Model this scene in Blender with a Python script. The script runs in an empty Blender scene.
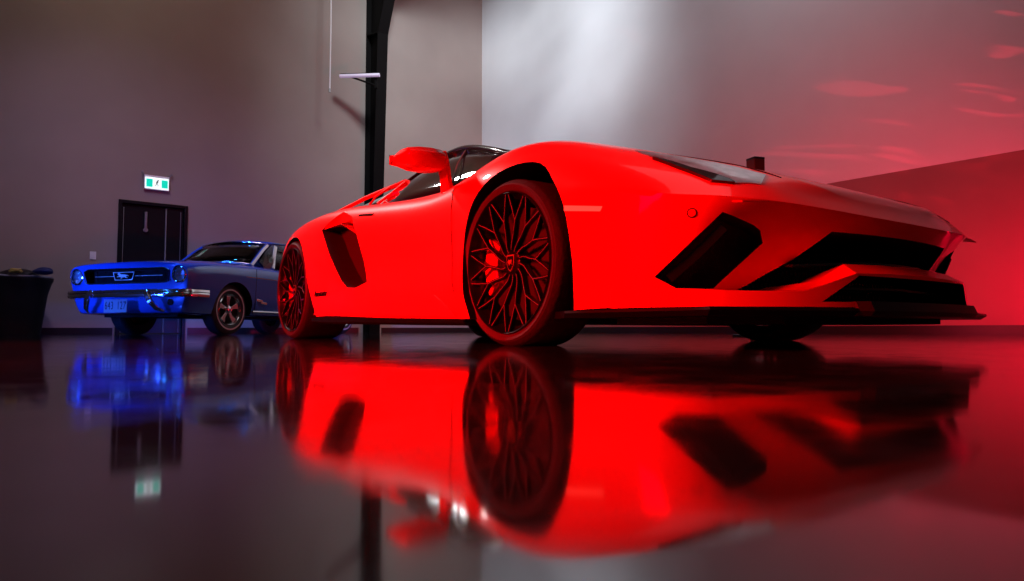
import bpy, bmesh, math, random
from mathutils import Vector, Matrix
from mathutils.bvhtree import BVHTree

# ------------------------------------------------------------------ camera, world, lights, exposure
SC = bpy.context.scene
COL = SC.collection
PI = math.pi
CAM_H = 0.0664
F_PX = 668.67

cam_data = bpy.data.cameras.new('camera')
cam_data.sensor_width = 36
cam_data.lens = F_PX / 1024 * 36
cam_data.clip_start = 0.02
cam_data.clip_end = 100
cam = bpy.data.objects.new('camera', cam_data)
COL.objects.link(cam)
cam.matrix_world = (Matrix.Translation((0, 0, CAM_H)) @ Matrix.Rotation(math.radians(93.3056), 4, 'X')
                    @ Matrix.Rotation(math.radians(-0.1146), 4, 'Z'))
SC.camera = cam

world = bpy.data.worlds.new('world')
SC.world = world
world.use_nodes = True
world.node_tree.nodes['Background'].inputs[0].default_value = (0.8, 0.74, 0.70, 1)
world.node_tree.nodes['Background'].inputs[1].default_value = 0.012

SC.view_settings.view_transform = 'Standard'
SC.view_settings.look = 'None'
SC.view_settings.gamma = 1
SC.view_settings.use_curve_mapping = False
SC.view_settings.exposure = 0.0


def area(name, loc, target, color, power, sx, sy, spread=180):
    d = bpy.data.lights.new(name, 'AREA')
    d.shape = 'RECTANGLE'
    d.size, d.size_y = sx, sy
    d.color = color
    d.energy = power
    d.spread = math.radians(spread)
    o = bpy.data.objects.new(name, d)
    COL.objects.link(o)
    o.location = loc
    o.rotation_euler = (Vector(target) - Vector(loc)).to_track_quat('-Z', 'Y').to_euler()
    return o


def spot(name, loc, target, color, power, angle, blend=0.6, radius=0.05):
    d = bpy.data.lights.new(name, 'SPOT')
    d.color = color
    d.energy = power
    d.spot_size = math.radians(angle)
    d.spot_blend = blend
    d.shadow_soft_size = radius
    o = bpy.data.objects.new(name, d)
    COL.objects.link(o)
    o.location = loc
    o.rotation_euler = (Vector(target) - Vector(loc)).to_track_quat('-Z', 'Y').to_euler()
    return o


def gobo(o, scale, lo, hi, floor=0.0, stretch=(1, 1, 1), dist=0.0, rot=0.0, shift=(0, 0, 0)):
    """breaks a spotlight's beam up like light thrown off curved bodywork"""
    d = o.data
    d.use_nodes = True
    nt = d.node_tree
    em = nt.nodes['Emission']
    tc = nt.nodes.new('ShaderNodeTexCoord')
    mp = nt.nodes.new('ShaderNodeMapping')
    mp.inputs['Scale'].default_value = stretch
    mp.inputs['Rotation'].default_value = (0, 0, rot)
    mp.inputs['Location'].default_value = shift
    n = nt.nodes.new('ShaderNodeTexNoise')
    n.inputs['Scale'].default_value = scale
    n.inputs['Detail'].default_value = 1.5
    n.inputs['Distortion'].default_value = dist
    r = nt.nodes.new('ShaderNodeMapRange')
    r.interpolation_type = 'SMOOTHSTEP'
    r.inputs['From Min'].default_value = lo
    r.inputs['From Max'].default_value = hi
    r.inputs['To Min'].default_value = floor
    nt.links.new(tc.outputs['Normal'], mp.inputs['Vector'])
    nt.links.new(mp.outputs['Vector'], n.inputs['Vector'])
    nt.links.new(n.outputs['Fac'], r.inputs['Value'])
    nt.links.new(r.outputs['Result'], em.inputs['Strength'])


# red key from the upper left of the camera on the flank of the red car
area('red_key_light', (-4.4, -0.1, 1.9), (0.4, 2.4, 0.0), (1.0, 0.0, 0.003), 62, 1.2, 0.9, 44)
area('red_key_light', (-4.6, 0.5, 1.9), (-1.1, 4.6, 0.0), (1.0, 0.0, 0.006), 60, 1.2, 0.9, 44)
# weaker red light on the nose
area('red_front_light', (0.4, -1.8, 2.4), (1.0, 2.4, 0.3), (1.0, 0.0, 0.006), 3.5, 1.2, 0.8, 80)
# red lights washing the right-hand wall from low down
area('red_wall_light', (6.3, 5.4, 0.3), (5.0, 8.2, 0.5), (1.0, 0.0, 0.05), 95, 1.4, 0.3, 110)
area('red_floor_wash', (2.7, 6.1, 0.42), (4.0, 9.0, 2.0), (1.0, 0.03, 0.07), 50, 0.9, 0.15)  # added lamp hidden behind the red car, reddens the wall's lower part
# white light on the corner and the upper wall
g = spot('white_wall_light', (-0.9, 8.4, 7.6), (-0.3, 14.2, 4.9), (0.84, 0.92, 1.0), 1600, 104, 1.0, 0.55)
gobo(g, 3.2, 0.34, 0.64, 0.42, (1, 1.7, 1), 0.9, 0.7, (5.5, 0.9, 0.0))
area('overhead_fill', (1.6, 3.6, 8.7), (1.6, 4.2, 0.0), (0.95, 0.92, 1.0), 34, 5.0, 4.0)  # added overhead fill, gives bonnet and headlights something to reflect
area('cool_wall_fill', (3.6, 6.6, 8.7), (3.9, 10.2, 4.6), (0.86, 0.95, 1.0), 36, 1.6, 0.6, 100)  # added fill that whitens the right of the upper wall
# small bright lamp high on the left wall, mirrored in the side glass
area('white_lamp', (-4.9, 8.4, 4.95), (-0.27, 3.33, 0.83), (1.0, 1.0, 1.0), 4, 0.45, 0.3, 50)
g = spot('warm_wall_light', (-5.2, 6.0, 8.4), (-4.6, 11.6, 4.8), (1.0, 0.80, 0.60), 290, 100, 1.0, 0.7)
gobo(g, 1.3, 0.25, 0.7, 0.5)
g = spot('red_glints', (3.4, 4.2, 0.9), (3.6, 10.2, 4.4), (1.0, 0.02, 0.05), 240, 75, 0.5, 0.005)  # added spot, imitates red light reflected off the car
gobo(g, 3.6, 0.57, 0.66, 0.0, (1, 4.0, 1), 1.5, -0.5, (2.0, 0.0, 0.0))
area('violet_wall_fill', (-4.6, 5.2, 6.2), (-6.0, 10.9, 1.3), (0.75, 0.55, 1.0), 11, 0.8, 0.5, 55)  # added violet fill for the low wall around bin and door
# blue light over the nose of the blue car
spot('blue_light', (-6.3, 5.6, 3.3), (-4.7, 8.3, 0.75), (0.02, 0.2, 1.0), 210, 40, 0.6, 0.25)
spot('blue_top_light', (-5.3, 6.7, 4.4), (-4.1, 8.9, 0.9), (0.03, 0.22, 1.0), 520, 62, 0.6, 0.2)
area('blue_low_light', (-5.9, 5.9, 0.6), (-4.9, 8.0, 0.6), (0.02, 0.1, 1.0), 14, 0.25, 0.5, 70)


spot('blue_under_light', (-4.02, 9.6, 0.16), (-5.0, 11.4, 0.1), (0.02, 0.1, 1.0), 40, 140, 0.5, 0.02)  # added spot behind the front wheel, stands in for blue bounce
spot('blue_under_light', (-2.9, 9.2, 0.2), (-2.3, 13.6, 0.0), (0.03, 0.12, 1.0), 260, 36, 0.5, 0.02)  # added spot for a blue patch seen under the red car

# ------------------------------------------------------------------ materials
def mat(name, color, rough=0.5, metal=0.0, coat=0.0, coat_rough=0.03, spec=0.5, ior=1.5, emit=None, emit_s=0.0,
        trans=0.0, noise=0.0, noise_scale=8.0, bump=0.0, bump_scale=60.0):
    m = bpy.data.materials.new(name)
    m.use_nodes = True
    nt = m.node_tree
    b = nt.nodes['Principled BSDF']
    b.inputs['Base Color'].default_value = (*color, 1)
    b.inputs['Roughness'].default_value = rough
    b.inputs['Metallic'].default_value = metal
    b.inputs['Coat Weight'].default_value = coat
    b.inputs['Coat Roughness'].default_value = coat_rough
    b.inputs['Specular IOR Level'].default_value = spec
    b.inputs['IOR'].default_value = ior
    b.inputs['Transmission Weight'].default_value = trans
    if emit:
        b.inputs['Emission Color'].default_value = (*emit, 1)
        b.inputs['Emission Strength'].default_value = emit_s
    tc = nt.nodes.new('ShaderNodeTexCoord')
    if noise > 0:
        n = nt.nodes.new('ShaderNodeTexNoise')
        n.inputs['Scale'].default_value = noise_scale
        n.inputs['Detail'].default_value = 6
        r = nt.nodes.new('ShaderNodeMapRange')
        r.inputs['From Min'].default_value = 0.3
        r.inputs['From Max'].default_value = 0.7
        r.inputs['To Min'].default_value = 1 - noise
        r.inputs['To Max'].default_value = 1 + noise
        mx = nt.nodes.new('ShaderNodeVectorMath')
        mx.operation = 'SCALE'
        mx.inputs[0].default_value = color
        nt.links.new(tc.outputs['Object'], n.inputs['Vector'])
        nt.links.new(n.outputs['Fac'], r.inputs['Value'])
        nt.links.new(r.outputs['Result'], mx.inputs['Scale'])
        nt.links.new(mx.outputs['Vector'], b.inputs['Base Color'])
    if bump > 0:
        n2 = nt.nodes.new('ShaderNodeTexNoise')
        n2.inputs['Scale'].default_value = bump_scale
        n2.inputs['Detail'].default_value = 3
        bp = nt.nodes.new('ShaderNodeBump')
        bp.inputs['Strength'].default_value = bump
        bp.inputs['Distance'].default_value = 0.01
        nt.links.new(tc.outputs['Object'], n2.inputs['Vector'])
        nt.links.new(n2.outputs['Fac'], bp.inputs['Height'])
        nt.links.new(bp.outputs['Normal'], b.inputs['Normal'])
    return m


M = {}
M['red_paint'] = mat('red_paint', (0.80, 0.002, 0.004), 0.35, 0.0, 0.5, 0.05, spec=0.15)
M['black_gloss'] = mat('black_gloss', (0.008, 0.008, 0.009), 0.12, 0, 0.5, 0.03)
M['black_matt'] = mat('black_matt', (0.006, 0.006, 0.006), 0.7, spec=0.2)
M['black_trim'] = mat('black_trim', (0.012, 0.011, 0.012), 0.3)
M['carbon'] = mat('carbon', (0.004, 0.004, 0.004), 0.4, 0, 0.0, spec=0.25, noise=0.4, noise_scale=120)
M['rubber'] = mat('rubber', (0.055, 0.045, 0.045), 0.5, bump=0.15, bump_scale=90)
M['tread'] = mat('tread', (0.02, 0.018, 0.018), 0.7, bump=0.3, bump_scale=70)
M['rim_black'] = mat('rim_black', (0.004, 0.004, 0.004), 0.3, 0.0, 0.2, spec=0.3)
M['rim_edge'] = mat('rim_edge', (0.34, 0.28, 0.25), 0.4, 0.5)
M['caliper'] = mat('caliper', (0.75, 0.01, 0.01), 0.35, 0, 0.5)
M['disc'] = mat('disc', (0.035, 0.03, 0.03), 0.5, 0.4)
M['gold'] = mat('gold', (0.6, 0.38, 0.12), 0.4, 0.7)
M['glass_dark'] = mat('glass_dark', (0.012, 0.013, 0.014), 0.04, 0, 1.0, 0.01, ior=1.6)
M['lamp_glass'] = mat('lamp_glass', (0.55, 0.54, 0.57), 0.42, 0.85, 1.0, 0.03, noise=0.25, noise_scale=22)
M['rim_edge_dark'] = mat('rim_edge_dark', (0.3, 0.22, 0.2), 0.3, 0.7)
M['marker_glow'] = mat('marker_glow', (0.9, 0.25, 0.15), 0.3, 0, 0.5, emit=(1.0, 0.12, 0.08), emit_s=0.6)  # emission stands in for a highlight streak on the wing
M['intake_dark'] = mat('intake_dark', (0.03, 0.006, 0.005), 0.6)
M['mesh_black'] = mat('mesh_black', (0.02, 0.018, 0.018), 0.55, 0.2, bump=0.6, bump_scale=140)


def glass(name, color, density=0.5):
    m = bpy.data.materials.new(name)
    m.use_nodes = True
    nt = m.node_tree
    nt.nodes.clear()
    out = nt.nodes.new('ShaderNodeOutputMaterial')
    t = nt.nodes.new('ShaderNodeBsdfTransparent')
    t.inputs['Color'].default_value = (*color, 1)
    g = nt.nodes.new('ShaderNodeBsdfGlossy')
    g.inputs['Roughness'].default_value = 0.03
    fr = nt.nodes.new('ShaderNodeFresnel')
    fr.inputs['IOR'].default_value = 1.5
    mx = nt.nodes.new('ShaderNodeMixShader')
    nt.links.new(fr.outputs[0], mx.inputs[0])
    nt.links.new(t.outputs[0], mx.inputs[1])
    nt.links.new(g.outputs[0], mx.inputs[2])
    nt.links.new(mx.outputs[0], out.inputs[0])
    return m


M['glass_tint'] = glass('glass_tint', (0.35, 0.34, 0.34))
M['glass_clear'] = glass('glass_clear', (0.8, 0.85, 0.9))
M['headlamp_clear'] = glass('headlamp_clear', (0.9, 0.9, 0.92))

M['blue_paint'] = mat('blue_paint', (0.03, 0.12, 0.55), 0.25, 0.1, 0.9, 0.04)
M['chrome'] = mat('chrome', (0.8, 0.8, 0.82), 0.12, 1.0)
M['dark_chrome'] = mat('dark_chrome', (0.25, 0.25, 0.28), 0.25, 1.0)
M['tyre_black'] = mat('tyre_black', (0.012, 0.012, 0.013), 0.6)
M['whitewall'] = mat('whitewall', (0.6, 0.56, 0.55), 0.5)
M['plate_white'] = mat('plate_white', (0.30, 0.31, 0.36), 0.4)
M['plate_blue'] = mat('plate_blue', (0.005, 0.008, 0.05), 0.4)
M['seat'] = mat('seat', (0.02, 0.02, 0.025), 0.6)

M['wall_taupe'] = mat('wall_taupe', (0.34, 0.29, 0.26), 0.55, noise=0.05, noise_scale=1.3, spec=0.3)
M['wall_white'] = mat('wall_white', (0.80, 0.79, 0.80), 0.6, noise=0.02, noise_scale=2.0, spec=0.3)
M['wall_dado'] = mat('wall_dado', (0.30, 0.16, 0.15), 0.6, noise=0.05, noise_scale=1.7, spec=0.3)
M['baseboard'] = mat('baseboard', (0.008, 0.008, 0.008), 0.4)
M['steel_black'] = mat('steel_black', (0.004, 0.0035, 0.0035), 0.8, spec=0.1)
M['door_black'] = mat('door_black', (0.005, 0.005, 0.007), 0.4, spec=0.25)
M['steel_grey'] = mat('steel_grey', (0.35, 0.35, 0.37), 0.35, 0.7)
M['white_plastic'] = mat('white_plastic', (0.88, 0.87, 0.9), 0.4)
M['lamp_white'] = mat('lamp_white', (0.7, 0.72, 0.75), 0.35, 0.5)
M['tube_glow'] = mat('tube_glow', (0.7, 0.66, 0.75), 0.4, emit=(0.55, 0.45, 0.7), emit_s=0.35)  # weak glow added to brighten the tube
M['bright_trim'] = mat('bright_trim', (0.85, 0.8, 0.76), 0.4, 0.7)
M['sign_white'] = mat('sign_white', (0.9, 0.95, 0.95), 0.4, emit=(0.85, 1.0, 0.97), emit_s=1.0)
M['sign_green'] = mat('sign_green', (0.0, 0.5, 0.35), 0.4, emit=(0.0, 0.62, 0.42), emit_s=1.0)
M['sign_dark'] = mat('sign_dark', (0.15, 0.2, 0.15), 0.4)
M['bin_black'] = mat('bin_black', (0.006, 0.006, 0.008), 0.5)
M['bag_grey'] = mat('bag_grey', (0.22, 0.22, 0.26), 0.35)
M['yellow_stuff'] = mat('yellow_stuff', (0.55, 0.42, 0.1), 0.5)
M['red_metal'] = mat('red_metal', (0.16, 0.006, 0.008), 0.5)


def floor_material():
    m = bpy.data.materials.new('polished_concrete')
    m.use_nodes = True
    nt = m.node_tree
    b = nt.nodes['Principled BSDF']
    tc = nt.nodes.new('ShaderNodeTexCoord')
    n = nt.nodes.new('ShaderNodeTexNoise')
    n.inputs['Scale'].default_value = 2.5
    n.inputs['Detail'].default_value = 9
    n.inputs['Roughness'].default_value = 0.65
    cr = nt.nodes.new('ShaderNodeValToRGB')
    cr.color_ramp.elements[0].position = 0.3
    cr.color_ramp.elements[0].color = (0.010, 0.008, 0.008, 1)
    cr.color_ramp.elements[1].position = 0.75
    cr.color_ramp.elements[1].color = (0.035, 0.028, 0.026, 1)
    n2 = nt.nodes.new('ShaderNodeTexNoise')
    n2.inputs['Scale'].default_value = 14
    n2.inputs['Detail'].default_value = 8
    r2 = nt.nodes.new('ShaderNodeMapRange')
    r2.inputs['From Min'].default_value = 0.35
    r2.inputs['From Max'].default_value = 0.7
    r2.inputs['To Min'].default_value = 0.05
    r2.inputs['To Max'].default_value = 0.10
    bp = nt.nodes.new('ShaderNodeBump')
    bp.inputs['Strength'].default_value = 0.02
    bp.inputs['Distance'].default_value = 0.01
    n3 = nt.nodes.new('ShaderNodeTexNoise')
    n3.inputs['Scale'].default_value = 5
    n3.inputs['Detail'].default_value = 2
    L = nt.links.new
    L(tc.outputs['Object'], n.inputs['Vector'])
    L(tc.outputs['Object'], n2.inputs['Vector'])
    L(tc.outputs['Object'], n3.inputs['Vector'])
    L(n.outputs['Fac'], cr.inputs['Fac'])
    L(cr.outputs['Color'], b.inputs['Base Color'])
    L(n2.outputs['Fac'], r2.inputs['Value'])
    L(r2.outputs['Result'], b.inputs['Roughness'])
    L(n3.outputs['Fac'], bp.inputs['Height'])
    L(bp.outputs['Normal'], b.inputs['Normal'])
    b.inputs['IOR'].default_value = 1.9
    b.inputs['Specular IOR Level'].default_value = 0.5
    return m


M['floor'] = floor_material()


# ------------------------------------------------------------------ mesh helpers
class MB:
    """collects shapes, then links them as ONE mesh object"""

    def __init__(self):
        self.v, self.f, self.m = [], [], []

    def add(self, verts, faces, mi=0):
        k = len(self.v)
        self.v += [tuple(p) for p in verts]
        for f in faces:
            self.f.append([i + k for i in f])
            self.m.append(mi)
        return self

    def box(self, c, s, mi=0, mtx=None):
        x, y, z = s[0] / 2, s[1] / 2, s[2] / 2
        vs = [Vector((a, b, d)) for a in (-x, x) for b in (-y, y) for d in (-z, z)]
        if mtx is not None:
            vs = [mtx @ p for p in vs]
        vs = [p + Vector(c) for p in vs]
        return self.add(vs, [(0, 1, 3, 2), (4, 6, 7, 5), (0, 4, 5, 1), (2, 3, 7, 6), (0, 2, 6, 4), (1, 5, 7, 3)], mi)

    def prism(self, poly, d, mi=0):
        """poly: list of 3-D points, d: extrusion vector"""
        n = len(poly)
        d = Vector(d)
        vs = [Vector(p) for p in poly] + [Vector(p) + d for p in poly]
        fs = [list(range(n))[::-1], [i + n for i in range(n)]] + [(i, (i + 1) % n, (i + 1) % n + n, i + n) for i in range(n)]
        return self.add(vs, fs, mi)

    def tube(self, pts, r, n=8, mi=0, closed=False):
        pts = [Vector(p) for p in pts]
        rs = r if isinstance(r, (list, tuple)) else [r] * len(pts)
        rings = []
        prev = None
        N = len(pts)
        for i, p in enumerate(pts):
            a = pts[i - 1] if (i > 0 or closed) else p
            b = pts[(i + 1) % N] if (i < N - 1 or closed) else p
            t = (b - a).normalized()
            if prev is None:
                up = Vector((0, 0, 1)) if abs(t.z) < 0.9 else Vector((1, 0, 0))
            else:
                up = prev
            x = (up - t * up.dot(t)).normalized()
            prev = x
            y = t.cross(x)
            rings.append([p + (x * math.cos(2 * PI * k / n) + y * math.sin(2 * PI * k / n)) * rs[i] for k in range(n)])
        vs = [q for ring in rings for q in ring]
        fs = []
        for i in range(N if closed else N - 1):
            for k in range(n):
                j = (i + 1) % N
                fs.append((i * n + k, i * n + (k + 1) % n, j * n + (k + 1) % n, j * n + k))
        if not closed:
            fs.append(list(range(n))[::-1])
            fs.append([(N - 1) * n + k for k in range(n)])
        return self.add(vs, fs, mi)

    def lathe(self, prof, n=48, mi=0, c=(0, 0, 0), axis='Y', closed=True, mids=None):
        """prof: (a, r) pairs; a along the axis"""
        vs = []
        P = len(prof)
        for a, r in prof:
            for k in range(n):
                t = 2 * PI * k / n
                if axis == 'Y':
                    vs.append((c[0] + r * math.cos(t), c[1] + a, c[2] + r * math.sin(t)))
                else:
                    vs.append((c[0] + r * math.cos(t), c[1] + r * math.sin(t), c[2] + a))
        for i in range(P if closed else P - 1):
            j = (i + 1) % P
            fs = [(i * n + k, i * n + (k + 1) % n, j * n + (k + 1) % n, j * n + k) for k in range(n)]
            k0 = len(self.v) if i == 0 else k0
            if i == 0:
                self.v += [tuple(p) for p in vs]
            for f in fs:
                self.f.append([q + k0 for q in f])
                self.m.append(mids[i] if mids else mi)
        return self

    def bar(self, pts, nrm, w, h, mi=0):
        """ribbon of width w (across) and height h (along nrm, downwards)"""
        pts = [Vector(p) for p in pts]
        nrm = Vector(nrm).normalized()
        ws = w if isinstance(w, (list, tuple)) else [w] * len(pts)
        N = len(pts)
        vs = []
        for i, p in enumerate(pts):
            a = pts[max(i - 1, 0)]
            b = pts[min(i + 1, N - 1)]
            s = (b - a).cross(nrm).normalized() * ws[i] / 2
            vs += [p - s, p + s, p + s - nrm * h, p - s - nrm * h]
        fs = []
        for i in range(N - 1):
            for k in range(4):
                fs.append((i * 4 + k, i * 4 + (k + 1) % 4, (i + 1) * 4 + (k + 1) % 4, (i + 1) * 4 + k))
        fs.append((3, 2, 1, 0))
        fs.append([(N - 1) * 4 + k for k in range(4)])
        return self.add(vs, fs, mi)

    def grid(self, rows, mi=0):
        n = len(rows[0])
        vs = [p for r in rows for p in r]
        fs = [(i * n + k, i * n + k + 1, (i + 1) * n + k + 1, (i + 1) * n + k) for i in range(len(rows) - 1) for k in range(n - 1)]
        return self.add(vs, fs, mi)

    def mesh(self, name, mats, sharp=35, merge=False, recalc=True):
        me = bpy.data.meshes.new(name)
        me.from_pydata(self.v, [], self.f)
        for m in mats:
            me.materials.append(m)
        me.polygons.foreach_set('material_index', self.m)
        bm = bmesh.new()
        bm.from_mesh(me)
        if merge:
            bmesh.ops.remove_doubles(bm, verts=bm.verts, dist=1e-5)
        if recalc:
            bmesh.ops.recalc_face_normals(bm, faces=bm.faces)
        bm.to_mesh(me)
        bm.free()
        shade(me, sharp)
        return me

    def build(self, name, mats, parent=None, sharp=35, bevel=0, **kw):
        if not isinstance(mats, (list, tuple)):
            mats = [mats]
        me = self.mesh(name, mats, sharp, **kw)
        o = bpy.data.objects.new(name, me)
        COL.objects.link(o)
        if parent:
            o.parent = parent
        if bevel:
            b = o.modifiers.new('bevel', 'BEVEL')
            b.width = bevel
            b.segments = 2
            b.limit_method = 'ANGLE'
            b.angle_limit = math.radians(40)
        return o


def shade(me, ang=35):
    bm = bmesh.new()
    bm.from_mesh(me)
    lim = math.radians(ang)
    for f in bm.faces:
        f.smooth = True
    for e in bm.edges:
        if len(e.link_faces) == 2:
            e.smooth = e.calc_face_angle(0) < lim
        else:
            e.smooth = True
    bm.to_mesh(me)
    bm.free()


def tag(o, label=None, cat=None, group=None, kind=None):
    if label:
        o['label'] = label
    if cat:
        o['category'] = cat
    if group:
        o['group'] = group
    if kind:
        o['kind'] = kind
    return o


def empty(name, loc=(0, 0, 0), rz=0, parent=None):
    o = bpy.data.objects.new(name, None)
    o.empty_display_size = 0.1
    COL.objects.link(o)
    o.location = loc
    o.rotation_euler = (0, 0, rz)
    if parent:
        o.parent = parent
    return o


def copy_tree(o, parent=None):
    c = o.copy()
    COL.objects.link(c)
    c.parent = parent
    for ch in [x for x in COL.objects if x.parent == o]:
        copy_tree(ch, c)
    return c


def evaluated(o):
    bpy.context.view_layer.update()
    dg = bpy.context.evaluated_depsgraph_get()
    return bpy.data.meshes.new_from_object(o.evaluated_get(dg), preserve_all_data_layers=True, depsgraph=dg)


def loft(cols, close_bottom, creases, name, levels=2, ends=(0,)):
    """cols: columns of (u,v,w) from sill to centreline, near half; mirrored and subdivided to a closed solid"""
    nr = len(cols[0])
    bm = bmesh.new()
    cl = bm.edges.layers.float.new('crease_edge')
    V = {}
    for s in (1, -1):
        for j, c in enumerate(cols):
            for i, (u, v, w) in enumerate(c):
                if abs(v) < 1e-6:
                    if s == 1:
                        V[s, j, i] = bm.verts.new((u, 0, w))
                    else:
                        V[s, j, i] = V[1, j, i]
                else:
                    V[s, j, i] = bm.verts.new((u, -v * s, w))

    def face(vs):
        out = []
        for q in vs:
            if q not in out:
                out.append(q)
        if len(out) >= 3:
            try:
                bm.faces.new(out)
            except ValueError:
                pass

    for s in (1, -1):
        for j in range(len(cols) - 1):
            for i in range(nr - 1):
                face([V[s, j, i], V[s, j + 1, i], V[s, j + 1, i + 1], V[s, j, i + 1]])
    for j in range(len(cols) - 1):          # underside
        face([V[1, j, 0], V[-1, j, 0], V[-1, j + 1, 0], V[1, j + 1, 0]])
    for i in range(nr - 1):                 # tail cap (and nose cap when the last column is off centre)
        for j in (0, len(cols) - 1):
            face([V[1, j, i], V[1, j, i + 1], V[-1, j, i + 1], V[-1, j, i]])
    bm.edges.ensure_lookup_table()
    for c_ in [c_ for c_ in creases if c_[0] == 'col']:
        for s in (1, -1):
            for i in c_[2]:
                e = bm.edges.get([V[s, c_[1], i], V[s, c_[1], i + 1]])
                if e:
                    e[cl] = c_[3]
    for (i, js, val) in [c_ for c_ in creases if c_[0] != 'col']:
        for s in (1, -1):
            for j in js:
                e = bm.edges.get([V[s, j, i], V[s, j + 1, i]]) if V[s, j, i] != V[s, j + 1, i] else None
                if e:
                    e[cl] = val
    for s in (1, -1):
        for j in ends:
            for i in range(nr - 1):
                if V[s, j, i] != V[s, j, i + 1]:
                    e = bm.edges.get([V[s, j, i], V[s, j, i + 1]])
                    if e:
                        e[cl] = 0.8
    bmesh.ops.recalc_face_normals(bm, faces=bm.faces)
    me = bpy.data.meshes.new(name)
    bm.to_mesh(me)
    bm.free()
    o = bpy.data.objects.new(name, me)
    COL.objects.link(o)
    s = o.modifiers.new('s', 'SUBSURF')
    s.levels = s.render_levels = levels
    me2 = evaluated(o)
    bpy.data.objects.remove(o)
    return me2


def boolean(me, cutters, mats):
    """me: solid mesh, cutters: list of meshes to take away"""
    for m in mats:
        if m.name not in [x.name for x in me.materials if x]:
            me.materials.append(m)
    a = bpy.data.objects.new('a', me)
    COL.objects.link(a)
    tmp = [a]
    for c in cutters:
        b = bpy.data.objects.new('b', c)
        COL.objects.link(b)
        tmp.append(b)
        md = a.modifiers.new('b', 'BOOLEAN')
        md.operation = 'DIFFERENCE'
        md.solver = 'EXACT'
        md.object = b
        md.material_mode = 'TRANSFER'
    out = evaluated(a)
    for o in tmp:
        bpy.data.objects.remove(o)
    return out


def catmull(pts, n=6, closed=False):
    pts = [Vector(p) for p in pts]
    N = len(pts)
    out = []
    for i in range(N if closed else N - 1):
        g = (lambda k: pts[k % N]) if closed else (lambda k: pts[min(max(k, 0), N - 1)])
        p0, p1, p2, p3 = g(i - 1), g(i), g(i + 1), g(i + 2)
        for k in range(n):
            t = k / n
            out.append(0.5 * ((2 * p1) + (p2 - p0) * t + (2 * p0 - 5 * p1 + 4 * p2 - p3) * t * t + (3 * p1 - p0 - 3 * p2 + p3) * t ** 3))
    if not closed:
        out.append(pts[-1])
    return out


def text_mesh(body, size, depth, mat_, name, parent, mtx, shear=0.0, align='CENTER'):
    cu = bpy.data.curves.new(name, 'FONT')
    cu.body = body
    cu.size = size
    cu.extrude = depth
    cu.shear = shear
    cu.align_x = align
    cu.align_y = 'CENTER'
    t = bpy.data.objects.new('t', cu)
    COL.objects.link(t)
    me = evaluated(t)
    bpy.data.objects.remove(t)
    me.materials.clear()
    me.materials.append(mat_)
    me.transform(mtx)
    me.name = name
    o = bpy.data.objects.new(name, me)
    COL.objects.link(o)
    o.parent = parent
    return o


# ------------------------------------------------------------------ the room
CORNER = Vector((-0.678, 15.037, 0))
TH = math.radians(51.5)
DA = Vector((math.sin(TH), math.cos(TH), 0))      # along the left wall, away from the camera
DB = Vector((math.cos(TH), -math.sin(TH), 0))     # along the right wall, towards the camera
WH = 9.0


def wa(s, d=0.0, z=0.0):
    """point s metres from the corner along the left wall, d metres out into the room"""
    return CORNER - DA * s + DB * d + Vector((0, 0, z))


def wb(t, d=0.0, z=0.0):
    return CORNER + DB * t - DA * d + Vector((0, 0, z))


def slab(name, m, a, b, z0, z1, out):
    mb = MB()
    a, b = Vector(a), Vector(b)
    mb.prism([a + Vector((0, 0, z0)), b + Vector((0, 0, z0)), b + Vector((0, 0, z1)), a + Vector((0, 0, z1))], out)
    o = mb.build(name, m)
    tag(o, kind='structure')
    return o


mb = MB()
mb.box((0, 0, 0), (30, 30, 0.2))
fl = mb.build('floor', M['floor'])
fl.location = CORNER - DA * 7.0 + DB * 8.0 + Vector((0, 0, -0.1))
fl.rotation_euler = (0, 0, math.atan2(DA.y, DA.x))
tag(fl, kind='structure')
# left wall with the doorway cut as three panels round the opening
S0, S1, DH = 6.19, 7.11, 2.10
mb = MB()
for a, b, z0, z1 in ((-0.2, S0, 0, WH), (S1, 14.0, 0, WH), (S0, S1, DH, WH)):
    mb.prism([wa(a, 0, z0), wa(b, 0, z0), wa(b, 0, z1), wa(a, 0, z1)], -DB * 0.2)
o = mb.build('wall_left', M['wall_taupe'])
tag(o, kind='structure')
slab('wall_right_lower', M['wall_dado'], wb(0), wb(15), 0, 2.005, DA * 0.2)
slab('wall_right', M['wall_white'], wb(0), wb(15), 2.005, WH, DA * 0.2)
bpy.data.objects['wall_right_lower'].name = 'wall_right_dado'
slab('ceiling', M['wall_taupe'], wa(14, 0), wa(-0.2, 0), WH, WH + 0.2, DB * 15)
slab('baseboard_left', M['baseboard'], wa(7.19), wa(14), 0.0, 0.1, DB * 0.015)
slab('baseboard_left', M['baseboard'], wa(3.0), wa(6.10), 0.0, 0.1, DB * 0.015)
slab('baseboard_left', M['baseboard'], wa(0.02), wa(2.5), 0.0, 0.1, DB * 0.015)
slab('baseboard_right', M['baseboard'], wb(0.02), wb(15), 0.0, 0.1, -DA * 0.015)

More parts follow.
